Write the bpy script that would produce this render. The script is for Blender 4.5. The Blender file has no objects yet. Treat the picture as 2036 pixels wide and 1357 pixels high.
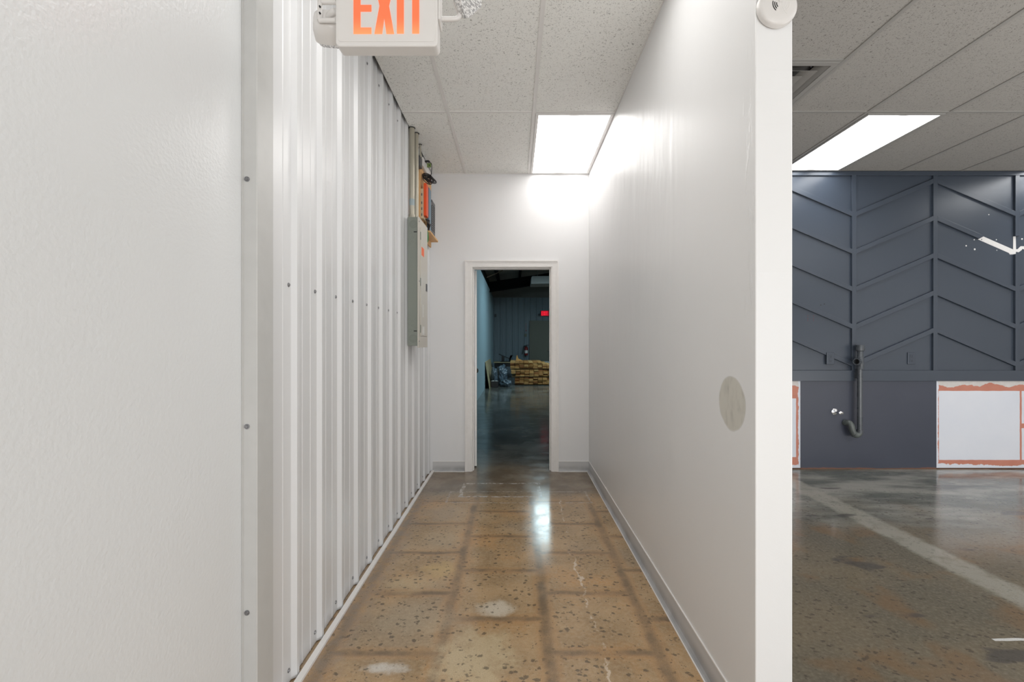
import bpy, bmesh, math, random
from mathutils import Vector, noise, Matrix
random.seed(7)
SC = bpy.context.scene
COL = SC.collection
F = 920.0; VX = 1024.0; VY = 682.0; H = 1.255
# ------------------------------------------------------------------ camera
cam_d = bpy.data.cameras.new('camera'); cam = bpy.data.objects.new('camera', cam_d); COL.objects.link(cam)
cam.location = (0, 0, H); cam.rotation_euler = (math.pi/2, 0, 0)
cam_d.sensor_width = 36; cam_d.sensor_fit = 'HORIZONTAL'; cam_d.lens = F/2036*36
cam_d.shift_x = -(VX-1018)/2036; cam_d.shift_y = (VY-678.5)/2036; cam_d.clip_start = .02
SC.camera = cam
# ------------------------------------------------------------------ view, world
SC.view_settings.view_transform = 'Standard'; SC.view_settings.look = 'None'
SC.view_settings.exposure = 0.60; SC.view_settings.gamma = 1; SC.view_settings.use_curve_mapping = False
W = bpy.data.worlds.new('world'); SC.world = W; W.use_nodes = True
W.node_tree.nodes['Background'].inputs[0].default_value = (.8, .9, 1, 1)
W.node_tree.nodes['Background'].inputs[1].default_value = .6
# ------------------------------------------------------------------ large lights: daylight through the windows behind the camera, then added unseen fills
def area(name, loc, rot, sx, sy, power, col):
    d = bpy.data.lights.new(name, 'AREA'); d.shape = 'RECTANGLE'; d.size = sx; d.size_y = sy; d.energy = power; d.color = col
    o = bpy.data.objects.new(name, d); COL.objects.link(o); o.location = loc; o.rotation_euler = rot; return o
area('window_daylight', (3.0, -4.35, 1.5), (math.pi/2, 0, 0), 5.6, 2.2, 33, (.93, .96, 1.0))
area('lobby_fill', (.6, -1.2, 2.87), (0, 0, 0), 1.0, 2.0, 6, (1, .97, .92))  # added fill over the lobby, standing in for unseen lamps
area('shop_overhead_fill', (4.4, .4, 2.93), (0, 0, 0), 2.4, 2.4, 50, (1, .98, .95))  # added overhead fill to brighten the shop; its source is unseen
area('shop_upward_fill', (4.3, .5, .35), (math.radians(155), 0, 0), 2.6, .8, 42, (1, .985, .97))  # added fill aimed upward to lift the shop ceiling
area('corridor_mouth_fill', (.05, 1.78, 2.895), (0, 0, 0), 1.0, .56, 6.2, (1, .985, .965))  # added fill above the corridor mouth, brightens the inner walls
area('rear_upward_fill', (.9, -2.6, .35), (math.radians(128), 0, math.radians(6)), 2.2, .6, 49, (1, .985, .96))  # added soft fill behind the camera, tilted up to light the ceiling
E_CORR = 3.7; E_SHOP = 6.0; E_FAR = 10.5
# ------------------------------------------------------------------ node helper
class N:
    def __init__(s, name):
        s.mat = bpy.data.materials.new(name); s.mat.use_nodes = True; s.t = s.mat.node_tree; s.t.nodes.clear()
        s.out = s.t.nodes.new('ShaderNodeOutputMaterial'); s.b = s.t.nodes.new('ShaderNodeBsdfPrincipled')
        s.t.links.new(s.b.outputs[0], s.out.inputs[0])
        s.tc = s.t.nodes.new('ShaderNodeTexCoord'); s.pos = s.tc.outputs['Object']; s._xyz = None
    def put(s, sock, v):
        if hasattr(v, 'is_linked'): s.t.links.new(v, sock)
        elif isinstance(v, (tuple, list)) and len(v) == 3 and sock.type == 'RGBA': sock.default_value = (*v, 1)
        else: sock.default_value = v
    def m(s, op, a, b=None, c=None, clamp=False):
        n = s.t.nodes.new('ShaderNodeMath'); n.operation = op; n.use_clamp = clamp
        for i, v in enumerate((a, b, c)):
            if v is not None: s.put(n.inputs[i], v)
        return n.outputs[0]
    def xyz(s, v=None):
        if v is None and s._xyz: return s._xyz
        n = s.t.nodes.new('ShaderNodeSeparateXYZ'); s.put(n.inputs[0], v or s.pos)
        r = (n.outputs[0], n.outputs[1], n.outputs[2])
        if v is None: s._xyz = r
        return r
    def comb(s, x, y, z):
        n = s.t.nodes.new('ShaderNodeCombineXYZ'); s.put(n.inputs[0], x); s.put(n.inputs[1], y); s.put(n.inputs[2], z); return n.outputs[0]
    def map(s, scale=(1,1,1), loc=(0,0,0), rot=(0,0,0)):
        n = s.t.nodes.new('ShaderNodeMapping'); n.inputs['Scale'].default_value = scale; n.inputs['Location'].default_value = loc; n.inputs['Rotation'].default_value = rot
        s.t.links.new(s.pos, n.inputs[0]); return n.outputs[0]
    def noise(s, scale, detail=3, rough=.5, vec=None, dist=0):
        n = s.t.nodes.new('ShaderNodeTexNoise'); s.put(n.inputs['Vector'], vec or s.pos)
        n.inputs['Scale'].default_value = scale; n.inputs['Detail'].default_value = detail; n.inputs['Roughness'].default_value = rough; n.inputs['Distortion'].default_value = dist
        return n.outputs['Fac']
    def vor(s, scale, vec=None, rnd=1):
        n = s.t.nodes.new('ShaderNodeTexVoronoi'); s.put(n.inputs['Vector'], vec or s.pos); n.inputs['Scale'].default_value = scale; n.inputs['Randomness'].default_value = rnd
        return n.outputs['Distance']
    def step(s, v, lo, hi, a=0, b=1):
        n = s.t.nodes.new('ShaderNodeMapRange'); n.interpolation_type = 'SMOOTHSTEP'
        s.put(n.inputs[0], v); n.inputs[1].default_value = lo; n.inputs[2].default_value = hi; n.inputs[3].default_value = a; n.inputs[4].default_value = b
        return n.outputs[0]
    def mix(s, f, a, b, mode='MIX'):
        n = s.t.nodes.new('ShaderNodeMix'); n.data_type = 'RGBA'; n.blend_type = mode; n.clamp_factor = True
        s.put(n.inputs[0], f); s.put(n.inputs[6], a); s.put(n.inputs[7], b); return n.outputs[2]
    def band(s, v, c, w, soft):                      # 1 inside |v-c|<w
        return s.step(s.m('ABSOLUTE', s.m('SUBTRACT', v, c)), w, w+soft, 1, 0)
    def rect(s, x, y, x0, x1, y0, y1, soft):
        return s.m('MULTIPLY', s.band(x, (x0+x1)/2, (x1-x0)/2, soft), s.band(y, (y0+y1)/2, (y1-y0)/2, soft))
    def bump(s, h, strength, dist=.01):
        n = s.t.nodes.new('ShaderNodeBump'); s.put(n.inputs['Height'], h); n.inputs['Strength'].default_value = strength; n.inputs['Distance'].default_value = dist
        s.t.links.new(n.outputs[0], s.b.inputs['Normal'])
    def set(s, **k):
        for a, v in k.items():
            nm = {'col': 'Base Color', 'rough': 'Roughness', 'metal': 'Metallic', 'spec': 'Specular IOR Level', 'emis': 'Emission Color', 'es': 'Emission Strength', 'trans': 'Transmission Weight', 'ior': 'IOR', 'coat': 'Coat Weight', 'alpha': 'Alpha'}[a]
            s.put(s.b.inputs[nm], v)
        return s
def lin(r, g, b):
    f = lambda c: (c/255/12.92) if c/255 <= .04045 else ((c/255+.055)/1.055)**2.4
    return (f(r), f(g), f(b))
def plain(name, c, rough=.5, metal=0, var=.06, scale=20, spec=.5, bump=0, bs=200):
    n = N(name); v = n.noise(scale, 4)
    d = tuple(x*(1-var) for x in c); l = tuple(min(1, x*(1+var)) for x in c)
    n.set(col=n.mix(v, d, l), rough=n.step(v, 0, 1, max(.02, rough-.05), min(1, rough+.05)), metal=metal, spec=spec)
    if bump: n.bump(n.noise(bs, 2), bump, .003)
    return n.mat
def emit(name, c, s, band=None):
    n = N(name); n.set(col=tuple(q*.4 for q in c), rough=.4, emis=c, es=s)
    return n.mat
M = {}
# painted drywall with orange peel
def drywall(name, c, rough=.36, peel=.12, scale=160):
    n = N(name); big = n.noise(1.3, 3)
    n.set(col=n.mix(big, tuple(x*.97 for x in c), tuple(x*1.02 for x in c)), rough=n.step(n.noise(6, 3), .3, .7, rough-.012, rough+.012), spec=.45)
    n.bump(n.noise(scale, 2, .5), peel, .004)
    return n
M['paint_left'] = drywall('white_orange_peel_paint', (.72, .735, .745), .26, .28, 95).mat
M['paint'] = drywall('white_wall_paint', (.80, .80, .805), .38, .05).mat
# right partition: semi-gloss, with seam ridge, paint runs and an unpainted oval patch
n = drywall('white_partition_paint', (.80, .80, .80), .33, .04)
x, y, z = n.xyz()
wz = n.m('ADD', y, n.m('MULTIPLY', n.m('SUBTRACT', n.noise(5, 2), .5), .03))
ridge = n.m('MULTIPLY', n.band(wz, 2.12, .004, .03), n.step(z, 1.2, 1.6))
runs = n.m('MULTIPLY', n.band(y, 1.42, .02, .03), n.step(n.noise(1, 4, .6, n.map((1, 40, 7))), .55, .62))
runs = n.m('MULTIPLY', runs, n.band(z, 1.75, .35, .1))
wav = n.noise(1, 3, .5, n.map((2, 5, 1.6)))
wavm = n.m('MULTIPLY', wav, n.step(y, 1.7, 2.3, .15, 1))
hh = n.m('ADD', n.m('ADD', n.m('MULTIPLY', ridge, .09), n.m('MULTIPLY', runs, .22)), n.m('ADD', n.m('MULTIPLY', wavm, 1.1), n.m('MULTIPLY', n.noise(220, 2), .02)))
n.bump(hh, .5, .012)
dy = n.m('DIVIDE', n.m('SUBTRACT', y, 1.538), .094); dz = n.m('DIVIDE', n.m('SUBTRACT', z, 1.053), .090)
dd = n.m('ADD', n.m('MULTIPLY', dy, dy), n.m('MULTIPLY', dz, dz))
dd = n.m('ADD', dd, n.m('MULTIPLY', n.m('SUBTRACT', n.noise(9, 2), .5), .5))
oval = n.step(dd, .93, 1.0, 1, 0)
stain = n.noise(1, 4, .6, n.map((9, 22, 9)))
pc = n.mix(n.step(stain, .42, .75), (.60, .585, .53), (.43, .42, .38))
cur = n.b.inputs['Base Color'].links[0].from_socket
n.set(col=n.mix(n.m('MULTIPLY', n.step(dd, .88, 1.06, 1, 0), 1), cur, n.mix(oval, (.42, .41, .38), pc)))
n.set(rough=n.m('ADD', n.m('MULTIPLY', oval, .35), .33))
M['partition'] = n.mat
M['trim'] = plain('white_trim_paint', (.82, .80, .78), .35)
n = N('white_ribbed_steel'); n.set(col=(.74, .745, .755), rough=.27, spec=.55); n.bump(n.noise(1, 2, .5, n.map((3, 4, .8))), .03, .01); M['metalwall'] = n.mat
M['metaltrim'] = plain('grey_white_steel_trim', (.52, .52, .51), .35)
M['screw'] = plain('screw_steel', (.25, .25, .26), .35, .8)
M['dark'] = plain('black_void', (.01, .01, .01), .8)
M['black'] = plain('black_plastic', (.015, .015, .017), .4)
M['tbar'] = plain('white_ceiling_grid', (.80, .785, .765), .5)
M['shoptbar'] = plain('dimmed_ceiling_grid', (.36, .35, .33), .5)  # shop's lower light level put into a darker grid colour
def tile(name, c, hole):
    n = N(name); a = n.noise(105, 3, .6, dist=1.0); b = n.vor(130); w = n.noise(28, 2)
    worm = n.m('MULTIPLY', n.step(a, .585, .64), n.step(w, .40, .58, .45, 1))
    pits = n.step(b, .13, .24, 1, 0)
    k = n.m('MAXIMUM', worm, n.m('MULTIPLY', pits, n.step(n.noise(40, 1), .42, .52)))
    n.set(col=n.mix(k, c, hole), rough=.95, spec=.15)
    n.bump(n.m('SUBTRACT', n.noise(300, 2), k), .35, .002)
    return n.mat
M['tile'] = tile('acoustic_ceiling_tile', (.91, .91, .88), (.44, .43, .41))
M['shoptile'] = tile('acoustic_ceiling_tile_dimmed', (.44, .425, .40), (.19, .18, .165))  # corridor tile darkened; the shop's dimmer light is put into its colour
n = N('navy_wall_paint'); n.set(col=n.mix(n.noise(1.2, 2), lin(61, 69, 80), lin(65, 73, 85)), rough=.31); n.bump(n.noise(1, 3, .5, n.map((4, 4, 30))), .06, .004); M['navy'] = n.mat
M['base'] = None; M['throat'] = plain('vent_throat', (.16, .155, .15), .7)
n = N('white_vinyl_base'); x, y, z = n.xyz()
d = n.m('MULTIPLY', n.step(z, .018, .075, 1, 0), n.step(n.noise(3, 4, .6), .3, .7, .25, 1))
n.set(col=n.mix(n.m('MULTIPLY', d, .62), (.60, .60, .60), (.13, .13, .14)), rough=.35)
M['base'] = n.mat
# ---- polished concrete floor with ghost tile joints
n = N('polished_concrete'); x, y, z = n.xyz()
big = n.noise(1.1, 5, .6); med = n.noise(4, 4, .6); fine = n.noise(60, 4, .7)
nx = n.m('ADD', x, n.m('MULTIPLY', n.m('SUBTRACT', n.noise(7, 3), .5), .035))
ny = n.m('ADD', y, n.m('MULTIPLY', n.m('SUBTRACT', n.noise(6, 3), .5), .035))
brown = n.mix(n.step(med, .3, .7), (.35, .235, .125), (.53, .365, .205))
brown = n.mix(n.step(n.noise(2.3, 4, .65), .48, .7), brown, (.56, .335, .155))
brown = n.mix(n.m('MULTIPLY', n.step(n.noise(1.6, 3, .5, n.map((1, 1, 1), (5, 2, 0))), .52, .68), .6), brown, (.33, .265, .19))
brown = n.mix(n.m('MULTIPLY', n.step(fine, .35, .75), .5), brown, (.60, .46, .30))
# shop side: greyer olive
olive = n.mix(n.step(big, .35, .65), (.15, .135, .10), (.225, .185, .125))
olive = n.mix(n.m('MULTIPLY', n.step(fine, .4, .75), .55), olive, (.33, .285, .215))
olive = n.mix(n.m('MULTIPLY', n.step(n.noise(3.1, 3), .52, .68), .6), olive, (.25, .155, .08))
greyf = n.mix(n.step(n.noise(1, 5, .65, n.map((1.1, 3.2, 1))), .38, .64), (.13, .14, .12), (.36, .35, .31))
olive = n.mix(n.step(n.m('ADD', y, n.m('MULTIPLY', n.m('SUBTRACT', n.noise(1.7, 4), .5), 1.4)), 3.0, 3.75), olive, greyf)
band_ = n.m('MULTIPLY', n.band(n.m('ADD', nx, n.m('MULTIPLY', n.m('SUBTRACT', n.noise(14, 4, .7), .5), .05)), 2.49, .065, .06), n.step(n.noise(9, 5, .7), .25, .55, .25, .85))
olive = n.mix(band_, olive, (.40, .385, .33))
blot = n.m('MULTIPLY', n.step(n.noise(2.6, 3, .5, n.map((.7, 1.6, 1), (3, 1, 0))), .63, .68), .7)
olive = n.mix(blot, olive, (.085, .08, .078))
patch = n.m('MULTIPLY', n.step(n.vor(1.3, n.map((1, 1.3, 1), (.3, .6, 0))), .12, .2, 1, 0), .6)
isshop = n.step(x, .78, .80)
# ghost joints (courses staggered column by column)
P = .4455; colf = n.m('FLOOR', n.m('DIVIDE', n.m('ADD', nx, .75), .4435))
par = n.m('MODULO', n.m('ADD', colf, 100), 2)
ty = n.m('ADD', n.m('DIVIDE', n.m('SUBTRACT', ny, 1.872), P), n.m('MULTIPLY', par, .48))
fy = n.m('MULTIPLY', n.m('ABSOLUTE', n.m('SUBTRACT', n.m('SUBTRACT', ty, n.m('FLOOR', ty)), .5)), P)   # P/2 at a joint
fx0 = n.m('DIVIDE', n.m('ADD', nx, .75), .4435)
fx = n.m('MULTIPLY', n.m('ABSOLUTE', n.m('SUBTRACT', n.m('SUBTRACT', fx0, n.m('FLOOR', fx0)), .5)), .4435)
jy = n.step(fy, P/2-.030, P/2-.004); jx = n.step(fx, .22175-.038, .22175-.006)
jy2 = n.step(fy, P/2-.052, P/2-.024); jx2 = n.step(fx, .22175-.06, .22175-.03)
zone = n.m('MULTIPLY', n.step(ny, 3.70, 3.80, 1, 0), n.m('SUBTRACT', 1, isshop))
J = n.m('MULTIPLY', n.m('MULTIPLY', n.m('MAXIMUM', jx, jy), zone), n.step(n.noise(3.5, 5, .7), .32, .66, .2, .85))
J2 = n.m('MULTIPLY', n.m('MULTIPLY', n.m('MAXIMUM', jx2, jy2), zone), .35)
brown = n.mix(J2, brown, (.52, .29, .13))
brown = n.mix(J, brown, (.20, .15, .10))
# pale worn patches
def blob(cx, cy, rx, ry, s):
    a = n.m('DIVIDE', n.m('SUBTRACT', nx, cx), rx); b = n.m('DIVIDE', n.m('SUBTRACT', ny, cy), ry)
    q = n.m('ADD', n.m('ADD', n.m('MULTIPLY', a, a), n.m('MULTIPLY', b, b)), n.m('MULTIPLY', n.m('SUBTRACT', n.noise(9, 6, .75), .5), 4.0))
    return n.step(q, -.2, 1.6, s, 0)
for (cx, cy, rx, ry, s, c) in [(-.17, 1.83, .17, .2, .9, (.62, .50, .32)), (-.10, 2.19, .09, .07, 1, (.66, .58, .46)), (-.42, 2.55, .10, .10, .7, (.62, .44, .20)),
                               (-.55, 2.42, .12, .1, .45, (.60, .50, .32)), (-.5, 1.78, .08, .03, .8, (.75, .73, .68)), (-.47, 2.95, .15, .12, .45, (.55, .43, .28)), (-.5, 3.4, .15, .15, .45, (.46, .37, .27)),
                               (-.45, 2.1, .2, .12, .3, (.55, .47, .34))]:
    brown = n.mix(blob(cx, cy, rx, ry, s), brown, c)
# grey worn zone by the doorway with a chalky outline
gz = n.m('MULTIPLY', n.step(ny, 3.65, 3.95), n.m('SUBTRACT', 1, isshop))
brown = n.mix(n.m('MULTIPLY', gz, .75), brown, n.mix(n.step(med, .35, .65), (.12, .10, .078), (.22, .19, .15)))
def outl(x0, x1, y0, y1, w):
    a = n.rect(nx, ny, x0, x1, y0, y1, .004); b = n.rect(nx, ny, x0+w, x1-w, y0+w, y1-w, .004); return n.m('SUBTRACT', a, b, None, True)
ch = n.m('MULTIPLY', n.m('MAXIMUM', outl(-.46, .22, 3.76, 4.14, .030), n.m('MULTIPLY', outl(-.55, .6, 3.62, 3.9, .018), .5)), n.step(n.noise(22, 4, .7), .42, .56))
brown = n.mix(n.m('MULTIPLY', ch, .9), brown, (.62, .57, .50))
crk = n.band(n.m('ADD', x, n.m('MULTIPLY', n.m('SUBTRACT', n.noise(2, 6, .75), .5), .22)), .345, .003, .004)
crk = n.m('MULTIPLY', n.m('MULTIPLY', crk, n.step(ny, 3.6, 3.8, 1, 0)), n.step(n.noise(5, 5, .7), .43, .55))
brown = n.mix(n.m('MULTIPLY', n.m('MULTIPLY', crk, .85), n.m('SUBTRACT', 1, isshop)), brown, (.72, .60, .46))
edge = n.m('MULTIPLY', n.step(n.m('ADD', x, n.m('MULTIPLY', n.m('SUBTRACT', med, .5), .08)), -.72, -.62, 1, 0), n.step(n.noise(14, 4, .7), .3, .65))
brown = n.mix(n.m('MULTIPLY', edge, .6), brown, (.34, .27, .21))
c = n.mix(isshop, brown, olive)
# far room
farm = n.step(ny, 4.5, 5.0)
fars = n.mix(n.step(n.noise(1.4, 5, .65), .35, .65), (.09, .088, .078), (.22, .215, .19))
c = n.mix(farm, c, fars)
# aggregate flecks, dark and light
wv = n.m('MULTIPLY', n.m('SUBTRACT', n.noise(38, 3, .7), .5), .030); wu = n.m('MULTIPLY', n.m('SUBTRACT', n.noise(33, 3, .7, n.map((1, 1, 1), (9, 4, 0))), .5), .034)
v1 = n.vor(25, n.comb(n.m('ADD', x, wu), n.m('MULTIPLY', n.m('ADD', y, wv), 1.25), 0)); fl = n.m('MULTIPLY', n.step(n.m('ADD', v1, n.m('MULTIPLY', n.noise(70, 2), .25)), .30, .42, 1, 0), n.step(n.noise(9, 2), .38, .5))
v2 = n.vor(52, n.comb(n.m('ADD', n.m('ADD', x, wv), 3), n.m('ADD', y, wu), 0)); fl2 = n.m('MULTIPLY', n.step(n.m('ADD', v2, n.m('MULTIPLY', n.noise(90, 2), .25)), .27, .38, 1, 0), n.step(n.noise(17, 2), .45, .55))
fz = n.m('MULTIPLY', n.m('MULTIPLY', n.step(ny, 3.7, 4.1, 1, .15), n.m('SUBTRACT', 1, J)), n.m('SUBTRACT', 1, n.m('MULTIPLY', n.m('MULTIPLY', band_, isshop), .7)))
c = n.mix(n.m('MULTIPLY', n.m('MAXIMUM', fl, fl2), n.m('MULTIPLY', fz, .66)), c, (.085, .073, .058))
v3 = n.m('MULTIPLY', n.step(n.vor(60, n.map((1, 1, 1), (7, 3, 0))), .06, .11, 1, 0), n.step(n.noise(8, 2), .55, .65))
c = n.mix(n.m('MULTIPLY', v3, .6), c, (.45, .4, .33))
scr = n.rect(nx, ny, 2.02, 2.25, 1.950, 1.962, .004)
c = n.mix(n.m('MULTIPLY', scr, isshop), c, (.75, .75, .73))
n.set(col=c, rough=n.step(n.noise(5, 4, .6), .3, .7, .11, .20), spec=.42)
n.bump(n.m('ADD', n.noise(7, 2), n.m('MULTIPLY', fine, .15)), .05, .01)
n.set(col=n.mix(n.m('MULTIPLY', n.step(n.noise(240, 2, .6), .35, .68), .4), c, n.mix(.5, c, (.02, .016, .012))))
M['floor'] = n.mat
# ---- stripped lower band of the shop wall
n = N('stripped_wall'); x, y, z = n.xyz()
wx = n.m('ADD', x, n.m('MULTIPLY', n.m('SUBTRACT', n.noise(18, 4, .6), .5), .035)); wz = n.m('ADD', z, n.m('MULTIPLY', n.m('SUBTRACT', n.noise(15, 4, .6, n.map((1, 1, 1), (4, 4, 4))), .5), .035))
orange = n.mix(n.noise(9, 4), lin(186, 118, 100), lin(206, 142, 122)); white = n.mix(n.noise(3, 3), lin(212, 217, 228), lin(226, 228, 234))
rawp = n.mix(n.noise(25, 4), lin(200, 195, 190), lin(225, 222, 220))
c = n.mix(n.step(n.m('ADD', z, n.m('MULTIPLY', n.m('SUBTRACT', n.noise(5, 4, .6), .5), .15)), .826, .832), orange, rawp)
c = n.mix(n.step(n.m('ADD', z, n.m('MULTIPLY', n.m('SUBTRACT', n.noise(8, 4, .6), .5), .09)), .040, .045, 1, 0), c, white)
c = n.mix(n.m('MULTIPLY', n.band(wx, 4.190, .012, .004), 1), c, white)
sx = n.m('ADD', x, n.m('MULTIPLY', n.m('SUBTRACT', n.noise(12, 3), .5), .008)); sz = n.m('ADD', z, n.m('MULTIPLY', n.m('SUBTRACT', n.noise(10, 3), .5), .008))
for r in [(4.212, 5.012, .092, .775), (5.034, 5.9, .455, .775), (5.034, 5.9, .092, .405), (2.2, 2.79, .12, .70)]:
    c = n.mix(n.rect(sx, sz, *r, .003), c, white)
c = n.mix(n.m('MULTIPLY', n.band(wx, 2.826, .010, .004), 1), c, white)
n.set(col=c, rough=.55, spec=.3); n.bump(n.noise(30, 4), .15, .004)
M['stripped'] = n.mat
n = N('navy_lower'); x, y, z = n.xyz()
wear = n.m('MULTIPLY', n.step(n.m('ADD', z, n.m('MULTIPLY', n.m('SUBTRACT', n.noise(4, 4), .5), .05)), .006, .016, 1, 0), .6)
n.set(col=n.mix(wear, n.mix(n.noise(3, 3), lin(60, 64, 77), lin(68, 72, 85)), lin(150, 95, 65)), rough=.42); n.bump(n.noise(60, 2), .05, .003)
M['navylow'] = n.mat
M['bare'] = plain('bare_drywall', lin(222, 220, 218), .7, 0, .08, 30)
M['pvc'] = plain('grey_painted_pipe', lin(74, 79, 84), .28, 0, .08, 12)
M['pvctrap'] = plain('grey_worn_trap', lin(88, 94, 92), .35, 0, .15, 25)
M['chrome'] = plain('chrome', (.85, .85, .87), .12, 1, .02)
M['panelgrey'] = plain('grey_enamel', lin(134, 140, 132), .4, 0, .04, 6)
M['panelgrey2'] = plain('grey_enamel_knockout', lin(124, 130, 122), .4)
M['cream'] = plain('cream_enamel', lin(205, 200, 190), .4, 0, .03, 6)
M['creamlight'] = plain('label_white', lin(232, 230, 226), .5)
M['orange_sticker'] = plain('orange_sticker', lin(250, 120, 75), .6)
n = N('galvanised_conduit'); v = n.noise(1, 4, .6, n.map((30, 30, 3)))
n.set(col=n.mix(v, lin(150, 146, 130), lin(205, 200, 185)), rough=.4, metal=.55); M['conduit'] = n.mat
n = N('plywood'); v = n.noise(1, 5, .6, n.map((6, 30, 4)))
n.set(col=n.mix(v, lin(200, 150, 95), lin(238, 195, 140)), rough=.6); M['ply'] = n.mat
M['plydark'] = plain('panel_board', lin(175, 160, 125), .6, 0, .1, 8)
M['orange'] = plain('orange_plastic', (.85, .09, .015), .4)
M['beige'] = plain('beige_plastic', lin(205, 185, 155), .5, 0, .1, 60)
M['blue'] = plain('blue_grey_plastic', lin(95, 125, 145), .35)
M['chargrey'] = plain('charcoal_plastic', lin(85, 85, 88), .4, 0, .2, 50)
M['white_pl'] = plain('white_plastic', (.70, .68, .66), .35, 0, .02)
M['green'] = plain('green_cable', lin(30, 130, 60), .5)
M['greentag'] = plain('green_tag', lin(120, 140, 80), .5, 0, .3, 90)
M['brass'] = plain('knob_metal', (.5, .45, .35), .25, 1)
M['hinge'] = plain('satin_hinge', (.75, .75, .76), .35, .3)
n = N('prismatic_lens'); w_ = n.noise(1, 3, .6, n.map((160, 90, 420)))
n.set(col=n.mix(n.step(w_, .4, .6), (.42, .42, .43), (.98, .98, .98)), rough=.15, metal=.25); n.bump(w_, .8, .004); M['lens'] = n.mat
def diffuser(name, axis_c, half, s, col, depth=.8):
    n = N(name); x, y, z = n.xyz()
    b = n.band(x, axis_c, .012, .09); soft = n.m('MULTIPLY', b, depth)
    n.set(col=(.8, .8, .8), rough=.5, emis=col, es=n.m('MULTIPLY', n.m('SUBTRACT', 1, soft), s))
    return n.mat
M['diff_corr'] = diffuser('corridor_diffuser_lit', .43, .25, E_CORR, (1, .975, .95), .80)
M['diff_shop'] = diffuser('shop_diffuser_lit', 0, .25, E_SHOP, (.97, .985, 1), .905)
M['diff_far'] = emit('warehouse_diffuser_lit', (.66, .91, 1.0), E_FAR)
M['fill_far'] = emit('warehouse_fill_glow', (.66, .91, 1.0), 26)  # glow of the added warehouse fill
M['diff_off'] = plain('unlit_diffuser', (.26, .255, .245), .8, spec=.1)
n = N('exit_letter_lit'); x, y, z = n.xyz()
n.set(col=(.12, .01, .004), rough=.4, emis=n.mix(n.step(z, .0, .09), (.92, .30, .115), (.92, .13, .05)), es=1.0); M['exitglow'] = n.mat
M['exitred'] = emit('exit_red_lit', (1, .01, .03), .75)
M['exitface'] = emit('exit_red_face', (.5, .0, .02), .45)
M['farwall'] = drywall('far_left_paint', (.38, .51, .57), .45, .03).mat
M['farmetal'] = plain('far_ribbed_steel', lin(122, 134, 142), .4)
M['insul'] = plain('roof_insulation', (.19, .185, .17), .8, 0, .2, 3)
M['beam'] = plain('black_steel', (.006, .006, .006), .9, spec=.1)
M['fardoor'] = plain('olive_door', lin(112, 110, 98), .5)
M['paleblue'] = plain('faded_label', lin(158, 172, 176), .5)
M['strut'] = plain('rusty_brace', (.12, .08, .05), .7)
M['bag'] = plain('grey_plastic_film', lin(78, 92, 104), .22, 0, .6, 7, .8, 1.0, 14)
M['bagdark'] = plain('dark_plastic_film', lin(40, 45, 50), .3, 0, .4, 6, .6, .6, 12)
M['extred'] = plain('red_cylinder', (.22, .01, .01), .3)
LUM = []
for i, cc in enumerate([(215, 160, 95), (196, 138, 76), (228, 178, 112), (168, 106, 56), (206, 150, 90)]):
    n = N('lumber_end_%s' % 'abcde'[i]); v = n.noise(25, 4)
    n.set(col=n.mix(v, tuple(q*.7 for q in lin(*cc)), lin(*cc)), rough=.7); LUM.append(n.mat)

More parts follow.
